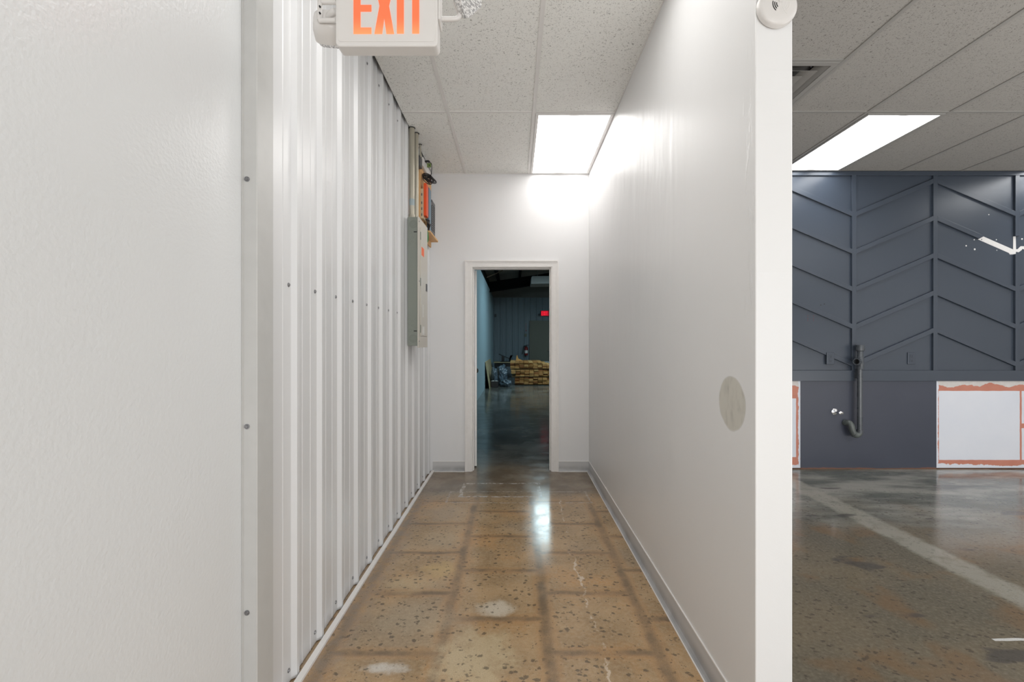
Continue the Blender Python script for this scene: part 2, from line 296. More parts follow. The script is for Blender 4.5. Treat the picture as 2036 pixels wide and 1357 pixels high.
# ------------------------------------------------------------------ mesh helper
class MB:
    def __init__(s): s.v = []; s.f = []
    def add(s, vs, fs):
        k = len(s.v); s.v += [tuple(v) for v in vs]; s.f += [tuple(i+k for i in f) for f in fs]; return s
    def box(s, x0, x1, y0, y1, z0, z1):
        if x0 > x1: x0, x1 = x1, x0
        if y0 > y1: y0, y1 = y1, y0
        if z0 > z1: z0, z1 = z1, z0
        return s.add([(x0,y0,z0),(x1,y0,z0),(x1,y1,z0),(x0,y1,z0),(x0,y0,z1),(x1,y0,z1),(x1,y1,z1),(x0,y1,z1)],
                     [(0,3,2,1),(4,5,6,7),(0,1,5,4),(1,2,6,5),(2,3,7,6),(3,0,4,7)])
    def prism(s, poly, a, b, axis):       # poly in the two other axes; extruded from a to b along axis
        def mk(p, t):
            if axis == 'x': return (t, p[0], p[1])
            if axis == 'y': return (p[0], t, p[1])
            return (p[0], p[1], t)
        n = len(poly); vs = [mk(p, a) for p in poly]+[mk(p, b) for p in poly]
        fs = [tuple(range(n))[::-1], tuple(range(n, 2*n))]+[(i, (i+1) % n, n+(i+1) % n, n+i) for i in range(n)]
        return s.add(vs, fs)
    def ring(s, c, d, r, seg):
        d = Vector(d).normalized(); u = d.orthogonal().normalized(); w = d.cross(u)
        return [tuple(Vector(c)+u*(r*math.cos(2*math.pi*i/seg))+w*(r*math.sin(2*math.pi*i/seg))) for i in range(seg)]
    def lathe(s, c, d, prof, seg=24, caps=True):    # prof: (distance along d, radius)
        d = Vector(d).normalized(); c = Vector(c); vs = []
        for (t, r) in prof: vs += s.ring(c+d*t, d, max(r, 1e-5), seg)
        fs = []
        for j in range(len(prof)-1):
            for i in range(seg): fs.append((j*seg+i, j*seg+(i+1) % seg, (j+1)*seg+(i+1) % seg, (j+1)*seg+i))
        if caps: fs += [tuple(range(seg))[::-1], tuple(range((len(prof)-1)*seg, len(prof)*seg))]
        return s.add(vs, fs)
    def cyl(s, a, b, r, seg=16):
        a = Vector(a); b = Vector(b); return s.lathe(a, b-a, [(0, r), ((b-a).length, r)], seg)
    def tube(s, pts, r, seg=10, sub=1):
        pts = [Vector(p) for p in pts]
        if sub > 1:
            q = []
            for i in range(len(pts)-1):
                p0 = pts[max(i-1, 0)]; p1 = pts[i]; p2 = pts[i+1]; p3 = pts[min(i+2, len(pts)-1)]
                for k in range(sub):
                    t = k/sub
                    q.append(.5*((2*p1)+(p2-p0)*t+(2*p0-5*p1+4*p2-p3)*t*t+(3*p1-p0-3*p2+p3)*t**3))
            q.append(pts[-1]); pts = q
        vs = []; u = None
        for i, p in enumerate(pts):
            d = (pts[min(i+1, len(pts)-1)]-pts[max(i-1, 0)]).normalized()
            if u is None: u = d.orthogonal().normalized()
            u = (u-d*u.dot(d)).normalized(); w = d.cross(u)
            vs += [tuple(p+u*(r*math.cos(2*math.pi*k/seg))+w*(r*math.sin(2*math.pi*k/seg))) for k in range(seg)]
        n = len(pts); fs = [(j*seg+k, j*seg+(k+1) % seg, (j+1)*seg+(k+1) % seg, (j+1)*seg+k) for j in range(n-1) for k in range(seg)]
        fs += [tuple(range(seg))[::-1], tuple(range((n-1)*seg, n*seg))]
        return s.add(vs, fs)
    def xf(s, mat):
        s.v = [tuple(mat @ Vector(v)) for v in s.v]; return s
def woff(o):
    v = Vector((0, 0, 0))
    while o: v += o.location; o = o.parent
    return v
def obj(name, mb, mat, parent=None, bevel=0, smooth=False, seg=2, origin=None):
    me = bpy.data.meshes.new(name)
    if parent: off = woff(parent); loc = Vector((0, 0, 0))
    elif origin is not None: off = Vector(origin); loc = off
    else: off = Vector((0, 0, 0)); loc = off
    me.from_pydata([tuple(Vector(v)-off) for v in mb.v], [], mb.f)
    bm = bmesh.new(); bm.from_mesh(me); bmesh.ops.recalc_face_normals(bm, faces=bm.faces); bm.to_mesh(me); bm.free()
    me.materials.append(M[mat] if isinstance(mat, str) else mat)
    o = bpy.data.objects.new(name, me); COL.objects.link(o); o.location = loc; o.parent = parent
    if smooth:
        for p in me.polygons: p.use_smooth = True
        me.set_sharp_from_angle(angle=math.radians(40))
    if bevel:
        b = o.modifiers.new('bevel', 'BEVEL'); b.width = bevel; b.segments = seg; b.limit_method = 'ANGLE'; b.angle_limit = math.radians(40)
        b.harden_normals = False
    return o
def struct(name, mb, mat, **k):
    o = obj(name, mb, mat, **k)
    if o.parent is None: o['kind'] = 'structure'
    return o
def tag(o, label, cat, group=None):
    o['label'] = label; o['category'] = cat
    if group: o['group'] = group
    return o
def thing(name, label, cat, loc, group=None):
    o = bpy.data.objects.new(name, None); COL.objects.link(o); o.location = loc; o.empty_display_size = .1
    return tag(o, label, cat, group)
def px(x, y, Y): return ((x-VX)/F*Y, H+(VY-y)/F*Y)

CZ = 2.902; SZ = 2.955; YE = 4.51; YN = 4.60; XL = -.832; XR = .72; XR2 = .831
RX = 6.6; RY = -4.5; FX = 7.5; FY = 17.5
# ------------------------------------------------------------------ structure
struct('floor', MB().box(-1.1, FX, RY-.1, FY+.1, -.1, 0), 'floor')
struct('wall_left', MB().box(XL-.12, XL, RY, 1.406, 0, 3.3), 'paint_left')
o = struct('wall_rear', MB().box(XL-.12, .1, RY-.12, RY, 0, 3.3).box(5.9, RX, RY-.12, RY, 0, 3.3).box(.1, 5.9, RY-.12, RY, 0, .35).box(.1, 5.9, RY-.12, RY, 2.65, 3.3), 'paint')
w = struct('window_1', MB().box(.1, 5.9, RY-.08, RY-.02, .35, .41).box(.1, 5.9, RY-.08, RY-.02, 2.59, 2.65).box(.1, .16, RY-.08, RY-.02, .41, 2.59).box(2.97, 3.03, RY-.08, RY-.02, .41, 2.59).box(5.84, 5.9, RY-.08, RY-.02, .41, 2.59), 'trim')
n = N('window_glass'); n.set(col=(.9, .95, 1), rough=.02, trans=1.0, ior=1.45); M['glass'] = n.mat
obj('pane', MB().box(.16, 5.84, RY-.055, RY-.045, .41, 2.59), 'glass', w)
struct('wall_side', MB().box(RX, RX+.12, RY, YN, 0, 3.3), 'paint')
# right partition between corridor and shop
struct('wall_right', MB().box(XR, XR2, 1.385, YE, 0, 3.1), 'partition', bevel=.003)
# ribbed steel wall
def ribbed(y0, y1, z0, z1, base, sgn, phase, depth=.017, pitch=.2235, minor=True):
    pts = []
    k = math.floor((y0-phase)/pitch)-1
    seq = []
    while phase+k*pitch < y1+pitch:
        b = phase+k*pitch
        seq += [(b-.014, 0), (b, depth), (b+.018, depth), (b+.032, 0)]
        if minor: seq += [(b+.074, 0), (b+.079, .0022), (b+.084, 0), (b+.145, 0), (b+.150, .0022), (b+.155, 0)]
        k += 1
    seq = [(y, d) for y, d in seq if y0 < y < y1]
    return [(y0, 0)]+seq+[(y1, 0)]
m = MB(); seq = ribbed(1.50, YE, 0, CZ, XL, 1, 1.731)
poly = [(XL+d, y) for y, d in seq]+[(XL-.03, YE), (XL-.03, 1.50)]
m.prism(poly, 0.004, 3.3, 'z')
wm = struct('wall_left_metal', m, 'metalwall')
k = 0
def screw(xx, yy, zz, parent, r=.0055, nrm=(1, 0, 0)):
    obj('screw', MB().lathe((xx, yy, zz), nrm, [(0, r*1.5), (.0012, r*1.5), (.0014, r), (.0045, r*.8)], 10), 'screw', parent, smooth=True)
for i in range(12):
    yy = 1.700+i*.2235
    if yy < 3.4: screw(XL, yy, 1.468, wm)
    if i < 8: screw(XL, yy+.008, CZ-.075, wm)
    screw(XL, yy, .05, wm)
# corner trim on the start of the ribbed wall
t = struct('trim_1', MB().prism([(XL-.02, 1.407), (XL+.002, 1.407), (XL+.004, 1.413), (-.793, 1.417), (-.790, 1.420), (-.790, 1.511), (-.80, 1.513), (XL-.02, 1.513)], 0, 3.3, 'z'), 'metaltrim')
for (sx_, sy_) in [(490, 356), (488, 849), (487, 1220)]:
    a, b = px(sx_, sy_, 1.412); screw(XL+.013, 1.4136, b, t, .0055, (0, -1, 0))
# floor trim along the ribbed wall
struct('trim_2', MB().add([(x_, y_, z_) for y_ in (1.515, YE-.002) for x_, z_ in [(-.811, .001), (-.786, .001), (-.786, .012), (-.8085, .016)]], [(0, 1, 2, 3), (7, 6, 5, 4), (0, 4, 5, 1), (1, 5, 6, 2), (2, 6, 7, 3), (3, 7, 4, 0)]), 'trim')
# corridor end wall with doorway
DX0, DX1, DZ = -.413, .350, 1.988      # clear opening
JX0, JX1, JZ = DX0-.02, DX1+.02, DZ+.02
struct('wall_end', MB().box(XL-.1, JX0, YE, YE+.13, 0, 3.3).box(JX1, XR2, YE, YE+.13, 0, 3.3).box(JX0, JX1, YE, YE+.13, JZ, 3.3), 'paint')
d1 = bpy.data.objects.new('door_1', None); COL.objects.link(d1); d1.location = (0, YE, 0); d1['kind'] = 'structure'
m = MB().box(JX0, DX0, YE-.002, YE+.132, 0, JZ).box(DX1, JX1, YE-.002, YE+.132, 0, JZ).box(DX0, DX1, YE-.002, YE+.132, DZ, JZ)
m.box(DX0, DX0+.012, YE+.03, YE+.075, 0, DZ).box(DX1-.012, DX1, YE+.03, YE+.075, 0, DZ).box(DX0+.012, DX1-.012, YE+.03, YE+.075, DZ-.012, DZ)
obj('jamb', m, 'trim', d1, bevel=.002)
def casing(y_wall, sg, xa, xb, zt, w=.062):
    m = MB()
    lay = [(0, .62*w, .009), (.62*w, .8*w, .013), (.8*w, w, .018)]     # from the opening outward: offset range, projection
    for (a, b, p) in lay:
        y0, y1 = (y_wall-p, y_wall) if sg < 0 else (y_wall, y_wall+p)
        m.box(xa-b, xa-a, y0, y1, 0, zt+a); m.box(xb+a, xb+b, y0, y1, 0, zt+a); m.box(xa-b, xb+b, y0, y1, zt+a, zt+b)
    return m
obj('casing', casing(YE, -1, DX0-.012, DX1+.012, DZ+.008), 'trim', d1)
# open slab, swung into the warehouse
ang = math.radians(8.6)
HX, HY = DX0-.011, YE+.146
T = Matrix.Translation((HX, HY, 0)) @ Matrix.Rotation(ang, 4, 'Z')
slab = obj('door_slab', MB().box(.0, .040, 0, .80, .012, DZ-.005).xf(T), 'trim', d1, bevel=.0015)
obj('knob', MB().lathe(T @ Vector((.040, .735, .93)), (T.to_3x3() @ Vector((1, 0, 0))), [(0, .03), (.006, .03), (.008, .012), (.03, .012), (.036, .024), (.052, .028), (.064, .02), (.067, .001)], 20), 'brass', slab, smooth=True)
for yy in (577, 720, 866):
    zz = H+(VY-yy)/F*4.655
    m = MB().box(HX+.002, HX+.033, HY-.004, HY-.0005, zz-.045, zz+.045).cyl((HX-.001, HY-.004, zz-.046), (HX-.001, HY-.004, zz+.046), .006, 10)
    for dz in (-.03, 0, .03): m.lathe((HX+.018+(.006 if dz else -.004), HY-.004, zz+dz), (0, -1, 0), [(0, .004), (.0012, .003)], 8)
    obj('hinge', m, 'hinge', d1, bevel=.0006)
# baseboards: vinyl cove base
def cove(p0, p1, nrm, name, h=.104):
    prof = [(0, h), (.0035, h-.001), (.0035, .03), (.005, .016), (.011, .006), (.019, .002), (.019, 0), (0, 0)]
    a = Vector(p0); b = Vector(p1); nv = Vector(nrm)
    vs = [tuple(q+nv*d+Vector((0, 0, z_))) for q in (a, b) for d, z_ in prof]; n_ = len(prof)
    fs = [tuple(range(n_)), tuple(range(n_, 2*n_))[::-1]]+[(i, (i+1) % n_, n_+(i+1) % n_, n_+i) for i in range(n_)]
    o = struct(name, MB().add(vs, fs), 'base')
    cap = [tuple(q+nv*d+Vector((0, 0, z_))) for q in (a, b) for d, z_ in [(0, h+.001), (.0055, h+.001), (.0055, h-.004), (0.0035, h-.004)]]
    obj('top_bead', MB().add(cap, [(0, 1, 2, 3), (7, 6, 5, 4), (0, 4, 5, 1), (1, 5, 6, 2), (2, 6, 7, 3), (3, 7, 4, 0)]), 'trim', o)
    cap = [tuple(q+nv*d+Vector((0, 0, z_))) for q in (a, b) for d, z_ in [(0.0185, 0), (.0225, 0), (.0225, .004), (0.0185, .005)]]
    obj('toe_bead', MB().add(cap, [(0, 1, 2, 3), (7, 6, 5, 4), (0, 4, 5, 1), (1, 5, 6, 2), (2, 6, 7, 3), (3, 7, 4, 0)]), 'trim', o)
    return o
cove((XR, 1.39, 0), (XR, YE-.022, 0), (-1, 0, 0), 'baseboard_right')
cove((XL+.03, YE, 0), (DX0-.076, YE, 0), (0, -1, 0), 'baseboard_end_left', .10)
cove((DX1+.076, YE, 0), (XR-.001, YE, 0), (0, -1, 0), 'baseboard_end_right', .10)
# ceilings
TB = .012
struct('ceiling_corridor', MB().box(-.808, XR, 1.2, 2.085, CZ+.005, CZ+.03).box(-.808, .136, 2.085, YE, CZ+.005, CZ+.03).box(.136, XR, 2.085, 3.308, CZ+.005, CZ+.03), 'tile')
m = MB().box(.136-TB, .136+TB, 1.2, YE, CZ, CZ+.008).box(-.478-TB, -.478+TB, 1.2, YE, CZ, CZ+.008)
m.box(-.808, XR, 3.308-TB, 3.308+TB, CZ+.001, CZ+.007).box(-.808, XR, 2.085-TB, 2.085+TB, CZ+.001, CZ+.007)
m.box(XR-.006, XR, 1.2, YE, CZ, CZ+.01).box(-.8, XR, YE-.008, YE, CZ-.001, CZ+.01)
m.box(-.478+.02, .136-TB, 3.308-TB-.0025, 3.308-TB, CZ+.0, CZ+.006)
struct('trim_3', m, 'tbar')
struct('ceiling_lobby', MB().box(XL, XR2, RY, 1.2, CZ, CZ+.03), 'tile')
LX = [1.376, 1.988, 2.602, 3.207, 3.815, 4.42, 5.03, 5.64, 6.25]
m = MB()
m.box(XR2, 1.376, RY, YN, SZ+.006, SZ+.03).box(1.376, 1.988, RY, 2.79, SZ+.006, SZ+.03).box(1.376, 1.988, 3.415, YN, SZ+.006, SZ+.03)
m.box(1.988, 2.602, RY, YN, SZ+.006, SZ+.03).box(2.602, 3.207, RY, 3.415, SZ+.006, SZ+.03).box(3.207, 5.03, RY, YN, SZ+.006, SZ+.03).box(5.03, 5.64, RY, 3.415, SZ+.006, SZ+.03).box(5.64, RX, RY, YN, SZ+.006, SZ+.03)
struct('ceiling_shop', m, 'shoptile')
m = MB()
for X in LX: m.box(X-TB, X+TB, RY, YN-.02, SZ, SZ+.008)
for Y in (3.415, 2.195, .975): m.box(XR2, RX, Y-TB, Y+TB, SZ+.001, SZ+.008)
m.box(1.376+TB, 1.988-TB, 2.79-TB, 2.79+TB, SZ+.001, SZ+.008)
struct('trim_4', m, 'shoptbar')
struct('ceiling_deck', MB().box(XL-.12, RX+.12, RY-.12, YE+.13, 3.3, 3.36), 'dark')
# corridor light
def troffer(x0, x1, y0, y1, z, label, mat, framemat, group=None):
    t = thing('ceiling_light', label, 'ceiling light', ((x0+x1)/2, (y0+y1)/2, z), group)
    w_ = .022
    m = MB().box(x0, x1, y0, y0+w_, z-.004, z+.03).box(x0, x1, y1-w_, y1, z-.004, z+.03).box(x0, x0+w_, y0+w_, y1-w_, z-.004, z+.03).box(x1-w_, x1, y0+w_, y1-w_, z-.004, z+.03)
    obj('frame', m, framemat, t, bevel=.002)
    obj('diffuser', MB().box(x0+w_, x1-w_, y0+w_, y1-w_, z+.001, z+.008), mat, t)
    obj('housing', MB().box(x0+.004, x1-.004, y0+.004, y1-.004, z+.031, z+.1), 'dark', t)
    return t
troffer(.149, XR-.008, 3.322, YE-.01, CZ, 'bright white lit panel light in the corridor ceiling, above the doorway end', 'diff_corr', 'tbar')
troffer(2.618, 3.195, 3.430, YN-.03, SZ, 'long lit panel light in the shop ceiling, nearest the white partition', 'diff_shop', 'shoptbar')
troffer(5.044, 5.628, 3.430, YN-.03, SZ, 'lit ceiling panel light at the far right edge of the photo', 'diff_shop', 'shoptbar')
# the diffuser material reads object coordinates, whose origin is the lamp's centre
for nd in M['diff_corr'].node_tree.nodes:
    if nd.type == 'MATH' and nd.operation == 'SUBTRACT' and abs(nd.inputs[1].default_value-.43) < 1e-6: nd.inputs[1].default_value = 0
# vent in shop ceiling
v = thing('ceiling_vent', 'square white air diffuser in the shop ceiling beside the partition', 'vent', (1.68, 3.1, SZ))
x0, x1, y0, y1 = 1.392, 1.974, 2.804, 3.401
def ringbox(m, d, w_, z0, z1):
    m.box(x0+d, x1-d, y0+d, y0+d+w_, z0, z1).box(x0+d, x1-d, y1-d-w_, y1-d, z0, z1).box(x0+d, x0+d+w_, y0+d+w_, y1-d-w_, z0, z1).box(x1-d-w_, x1-d, y0+d+w_, y1-d-w_, z0, z1); return m
obj('frame', ringbox(MB(), 0, .035, SZ-.001, SZ+.006), 'shoptbar', v, bevel=.001)
def cone(d0, z0, d1, z1, t=.002):
    m = MB(); a = [(x0+d0, y0+d0), (x1-d0, y0+d0), (x1-d0, y1-d0), (x0+d0, y1-d0)]; b = [(x0+d1, y0+d1), (x1-d1, y0+d1), (x1-d1, y1-d1), (x0+d1, y1-d1)]
    vs = [(*p, z0) for p in a]+[(*p, z1) for p in b]+[(*p, z0+t) for p in a]+[(*p, z1+t) for p in b]
    fs = [(i, (i+1) % 4, 4+(i+1) % 4, 4+i) for i in range(4)]+[(8+i, 12+i, 12+(i+1) % 4, 8+(i+1) % 4) for i in range(4)]+[(i, 8+i, 8+(i+1) % 4, (i+1) % 4) for i in range(4)]+[(4+i, 4+(i+1) % 4, 12+(i+1) % 4, 12+i) for i in range(4)]
    return m.add(vs, fs)
obj('louvre', cone(.035, SZ+.004, .08, SZ+.05), 'shoptbar', v)
obj('louvre', cone(.085, SZ-.002, .15, SZ+.04), 'shoptbar', v)
obj('louvre', cone(.145, SZ-.004, .21, SZ+.035), 'shoptbar', v)
obj('louvre', MB().box(x0+.21, x1-.21, y0+.21, y1-.21, SZ+.0, SZ+.004), 'shoptbar', v)
obj('throat', MB().box(x0+.03, x1-.03, y0+.03, y1-.03, SZ+.07, SZ+.08), 'throat', v)
obj('screw', MB().lathe((1.83, 2.86, SZ+.015), (0, 0, -1), [(0, .004), (.01, .004)], 8), 'screw', v)
# sprinkler at the top edge
xs, _ = px(1094, 0, 2.17)
s_ = thing('sprinkler', 'small recessed sprinkler ring in the corridor ceiling at the top edge', 'sprinkler', (xs, 2.16, CZ))
obj('escutcheon', MB().lathe((xs, 2.155, CZ), (0, 0, -1), [(-.006, .036), (.002, .036), (.006, .030), (.006, .022), (0, .020)], 28, False), 'white_pl', s_, smooth=True)
obj('head', MB().lathe((xs, 2.155, CZ+.004), (0, 0, -1), [(0, .016), (.006, .016), (.007, .006), (.022, .006), (.023, .014), (.025, .014)], 16), 'screw', s_, smooth=True)

# ------------------------------------------------------------------ shop feature wall
def q(x_, y_): return (x_-VX)/200., H+(VY-y_)/200.
wb = struct('wall_back', MB().box(XR2, RX, YN, YN+.1, 0, 3.3), 'navy')
BT = .021
def bat(poly, t=BT): return obj('batten', MB().prism(poly, YN-t, YN, 'y'), 'navy', wb, bevel=.0015)
def rectp(x0, x1, z0, z1): return [(x0, z0), (x1, z0), (x1, z1), (x0, z1)]
zt = H+(VY-342)/200; zt2 = H+(VY-350.3)/200; zr1 = H+(VY-736.8)/200; zr0 = H+(VY-757.8)/200
bat(rectp(XR2+.001, RX-.001, zt2, zt), .022)
bat(rectp(XR2+.001, RX-.001, zr0, zr1), .023)
cols = [2.545-.808, 2.548, 3.3575, 4.1625, 4.975, 5.78, 6.57]     # verticals; index odd = peak
hw = .0215
gap0 = H+(VY-470.5)/200; gap1 = H+(VY-506)/200
for i, X in enumerate(cols[:-1]):
    if i == 4:
        bat(rectp(X-hw, X+hw, zr1, gap1)); bat(rectp(X-hw, X+hw, gap0, zt2))
        obj('bare_strip', MB().prism([(X-.024, gap0), (X-.004, gap0+.004), (X+.0, gap0), (X+.004, gap1+.03), (X-.0, gap1+.002), (X-.026, gap1)], YN-.0025, YN, 'y'), 'bare', wb)
        obj('bare_strip', MB().prism([(X+.004, gap1+.025), (X+.03, gap1+.02), (X+.07, gap1+.05), (X+.12, gap1+.05), (X+.12, gap1+.08), (X+.05, gap1+.08), (X+.02, gap1+.05), (X+.004, gap1+.05)], YN-.0025, YN, 'y'), 'bare', wb)
    else: bat(rectp(X-hw, X+hw, zr1, zt2))
peak = [H+(VY-(366+74.1*k_))/200 for k_ in range(-1, 5)]; val = [H+(VY-(431+74.4*k_))/200 for k_ in range(-1, 5)]
TH = .0475
for i in range(len(cols)-2):
    xa, xb = cols[i]+hw, cols[i+1]-hw
    for k_ in range(6):
        za, zb = (val[k_], peak[k_]) if i % 2 == 0 else (peak[k_], val[k_])
        if k_ == 0: # above the first: clipped by the top rail
            continue
        P4 = [(xa, za), (xb, zb), (xb, zb+TH), (xa, za+TH)]
        if i == 3 and k_ == 2:
            f = .60; xm = xa+(xb-xa)*f; zm = za+(zb-za)*f
            bat([(xa, za), (xm-.05, zm+.017), (xm, zm+TH-.004), (xm-.02, zm+TH+.008), (xa, za+TH)])
            obj('bare_strip', MB().prism([(xm-.11, zm+.072), (xm-.045, zm+.065), (xm+.005, zm+.045), (xb+.02, zb+.035), (xb+.02, zb-.002), (xb-.035, zb-.006), (xb-.045, zb+.01), (xm-.04, zm+.012)], YN-.002, YN, 'y'), 'bare', wb)
            continue
        if i == 4 and k_ == 2:
            f = .2; xa2 = xa+(xb-xa)*f; za2 = za+(zb-za)*f; bat([(xa2, za2), (xb, zb), (xb, zb+TH), (xa2, za2+TH)]); continue
        if k_ == 5 and i == 1:    # left batten of this bay is notched round an outlet
            pass
        bat(P4)
# holes and marks
def spot(x_, y_, r, mat, w=1.0):
    X, Z = q(x_, y_); obj('screw_hole', MB().lathe((X, YN+.0005, Z), (0, -1, 0), [(0, r), (.0015, r*.9)], 8), mat, wb)
for (x_, y_, r) in [(1937, 477, .007), (1981, 477, .006), (1921, 489, .008), (1938, 496, .010), (1982, 498, .005), (2032, 475.5, .009), (1966, 427, .006)]: spot(x_, y_, r, 'bare')
for (x_, y_) in [(1639, 605), (1632, 607)]: spot(x_, y_, .006, 'black')
for x_ in (1606, 1617.5):
    for y_ in (628.5, 634, 638): spot(x_, y_, .0035, 'extred')
for (x_, y_) in [(1951.5, 476.5), (2032.5, 496.5)]:
    X, Z = q(x_, y_); obj('screw_hole', MB().lathe((X, YN-.0015, Z), (0, -1, 0), [(0, .006), (.0015, .005)], 8), 'black', wb)
lowp = obj('stripped_band', MB().box(XR2+.001, RX-.001, YN-.004, YN, 0.012, zr0-.001), 'stripped', wb)
obj('painted_panel', MB().box((1591-VX)/200, (1860.5-VX)/200, YN-.008, YN-.0041, .004, zr0-.001), 'navylow', wb)
n = N('rusty_sill'); n.set(col=n.mix(n.noise(12, 4), lin(70, 55, 46), lin(130, 95, 70)), rough=.7); M['rust'] = n.mat
obj('sill_strip', MB().box(XR2+.001, RX-.001, YN-.012, YN, 0, .008), 'rust', wb)
# outlets
def outlet(xc, yc, label, yback):
    X, Z = q(xc, yc); t = thing('wall_outlet', label, 'outlet', (X, YN, Z-.06), 'navy painted outlets on the panelled wall')
    pl = obj('plate', MB().box(X-.037, X+.037, yback-.007, yback, Z-.059, Z+.059), 'navy', t, bevel=.003)
    for s in (-1, 1):
        c = obj('receptacle', MB().box(X-.017, X+.017, yback-.0095, yback-.0069, Z+s*.021-.017, Z+s*.021+.017), 'navy', t, bevel=.002)
        obj('slot', MB().box(X-.008, X-.0055, yback-.0102, yback-.0094, Z+s*.021-.003, Z+s*.021+.008).box(X+.0055, X+.008, yback-.0102, yback-.0094, Z+s*.021-.003, Z+s*.021+.008).box(X-.003, X+.003, yback-.0102, yback-.0094, Z+s*.021-.012, Z+s*.021-.007), 'dark', c)
    obj('box', MB().box(X-.036, X+.036, yback-.0005, YN, Z-.058, Z+.058), 'navy', t)
outlet(1647.5, 713, 'navy painted outlet left of the drain pipe, cutting through a batten', YN-.022)
outlet(1811, 713, 'navy painted outlet right of the drain pipe, on flat panel', YN-.002)
# drain pipe with trap
YP = YN-.075
def pq(x_, y_, Y): return ((x_-VX)/F*Y, Y, H+(VY-y_)/F*Y)
t = thing('drain_pipe', 'grey painted drain standpipe with side tee and curved trap on the navy wall', 'pipe', pq(1709, 858, YP))
A = pq(1709.5, 727, YP); B = pq(1709.0, 860, YP); X = A[0]
obj('pipe', MB().cyl((X, YP, A[2]), (X, YP, B[2]), .0225, 28), 'pvc', t, smooth=True)
ztop = pq(0, 686.5, YP)[2]
m = MB().lathe((X+.004, YP, ztop), (0, 0, -1), [(0, .036), (.025, .037), (.055, .036), (.058, .030), (.062, .026), (.115, .026), (.118, .029), (.205, .029), (.208, .031), (.235, .031), (.238, .0225)], 28)
fit = obj('tee_fitting', m, 'pvc', t, smooth=True)
zb_ = pq(0, 717.5, YP)[2]
d_ = Vector((-.86, -.5, .05)).normalized()
m = MB().lathe((X, YP, zb_-.012), d_, [(0, .026), (.035, .028), (.036, .032), (.068, .032), (.068, .025), (.02, .024)], 28, False)
obj('side_branch', m, 'pvc', fit, smooth=True)
obj('opening', MB().lathe(Vector((X, YP, zb_-.012))+d_*.03, d_, [(0, .0245), (.001, .0245)], 24), 'dark', fit)
obj('strap', MB().box(X-.012, X+.012, YP+.02, YN-.002, pq(0, 735, YP)[2]-.09, pq(0, 735, YP)[2]), 'pvc', t)
obj('coupling', MB().lathe((X, YP, pq(0, 855, YP)[2]), (0, 0, -1), [(0, .0225), (.001, .0285), (.030, .0285), (.031, .0225)], 28), 'pvc', t, smooth=True)
pts = [(X, YP, pq(0, 858, YP)[2]), (X-.004, YP, pq(0, 862, YP)[2]), (X-.022, YP, pq(0, 865.5, YP)[2]), (X-.046, YP, pq(0, 865, YP)[2]), (X-.070, YP+.002, pq(0, 857, YP)[2]), (X-.080, YP+.005, pq(0, 847, YP)[2]), (X-.090, YP+.020, pq(0, 842, YP)[2]), (X-.100, YN-.03, pq(0, 843, YP)[2]), (X-.102, YN-.010, pq(0, 843, YP)[2])]
obj('trap', MB().tube(pts, .027, 20, 6), 'pvctrap', t, smooth=True)
obj('trap_collar', MB().lathe((X-.055, YP, pq(0, 864, YP)[2]), (-.9, 0, .42), [(-.006, .030), (.006, .030)], 20), 'pvctrap', t, smooth=True)
# chrome stop valve
X, Z = q(1660, 819)
t = thing('stop_valve', 'small chrome water stop valve sticking out of the lower navy panel', 'valve', (X, YN, Z-.03))
YW = YN-.0085
obj('escutcheon', MB().lathe((X-.01, YW, Z), (0, -1, 0), [(0, .032), (.004, .031), (.008, .02), (.010, .009)], 24), 'chrome', t, smooth=True)
b_ = obj('body', MB().cyl((X-.01, YW-.008, Z), (X-.005, YW-.06, Z), .009, 16).cyl((X-.005, YW-.05, Z), (X+.032, YW-.055, Z-.004), .008, 14), 'chrome', t, smooth=True)
obj('nut', MB().lathe((X+.022, YW-.054, Z-.003), (1, -.1, -.1), [(0, .012), (.014, .012)], 6), 'chrome', b_)
obj('outlet_port', MB().lathe((X+.037, YW-.056, Z-.0045), (1, -.1, -.1), [(0, .006), (.001, .006)], 10), 'dark', b_)
obj('handle', MB().lathe((X-.005, YW-.06, Z), (0, -1, 0), [(0, .006), (.012, .006), (.013, .016), (.022, .017), (.024, .012)], 8), 'chrome', b_, smooth=True)

# ------------------------------------------------------------------ exit sign over the corridor mouth
YA, YB = 1.360, 1.408
sL = (667-VX)/F*YA; sR = (870-VX)/F*YA; zb = H+(VY-92)/F*YA; zt_ = zb+.205
ex = thing('exit_sign', 'white exit sign with glowing orange letters and two emergency lamps, hanging from the ceiling', 'exit sign', ((sL+sR)/2, YA, zb))
def rrect(x0, x1, z0, z1, r, k=6):
    p = []
    for cx, cz, a0 in ((x1-r, z0+r, -90), (x1-r, z1-r, 0), (x0+r, z1-r, 90), (x0+r, z0+r, 180)):
        for i in range(k+1):
            a = math.radians(a0+90*i/k); p.append((cx+r*math.cos(a), cz+r*math.sin(a)))
    return p
hs = obj('housing', MB().prism(rrect(sL, sR, zb, zt_, .014), YA, YB, 'y'), 'white_pl', ex, bevel=.003, smooth=True)
obj('face_panel', MB().prism(rrect(sL+.008, sR-.008, zb+.013, zt_-.013, .008), YA-.0015, YA+.001, 'y'), 'white_pl', ex, bevel=.0007)
fx = lambda p: (p-VX)/F*YA
z0 = H+(VY-68.5)/F*YA; z1 = z0+.150; st = .0205; YT = YA-.003
def letter(polys):
    m = MB()
    for p in polys: m.prism(p, YT, YA-.0012, 'y')
    me = obj('letter', m, 'exitglow', ex)
    # local coordinates measured from the middle of the visible part
    me.location = (0, 0, 0)
    return me
R_ = lambda a, b, c_, d_: [(a, c_), (b, c_), (b, d_), (a, d_)]
e0, e1 = fx(703.5), fx(739)
zm = z0+.0655
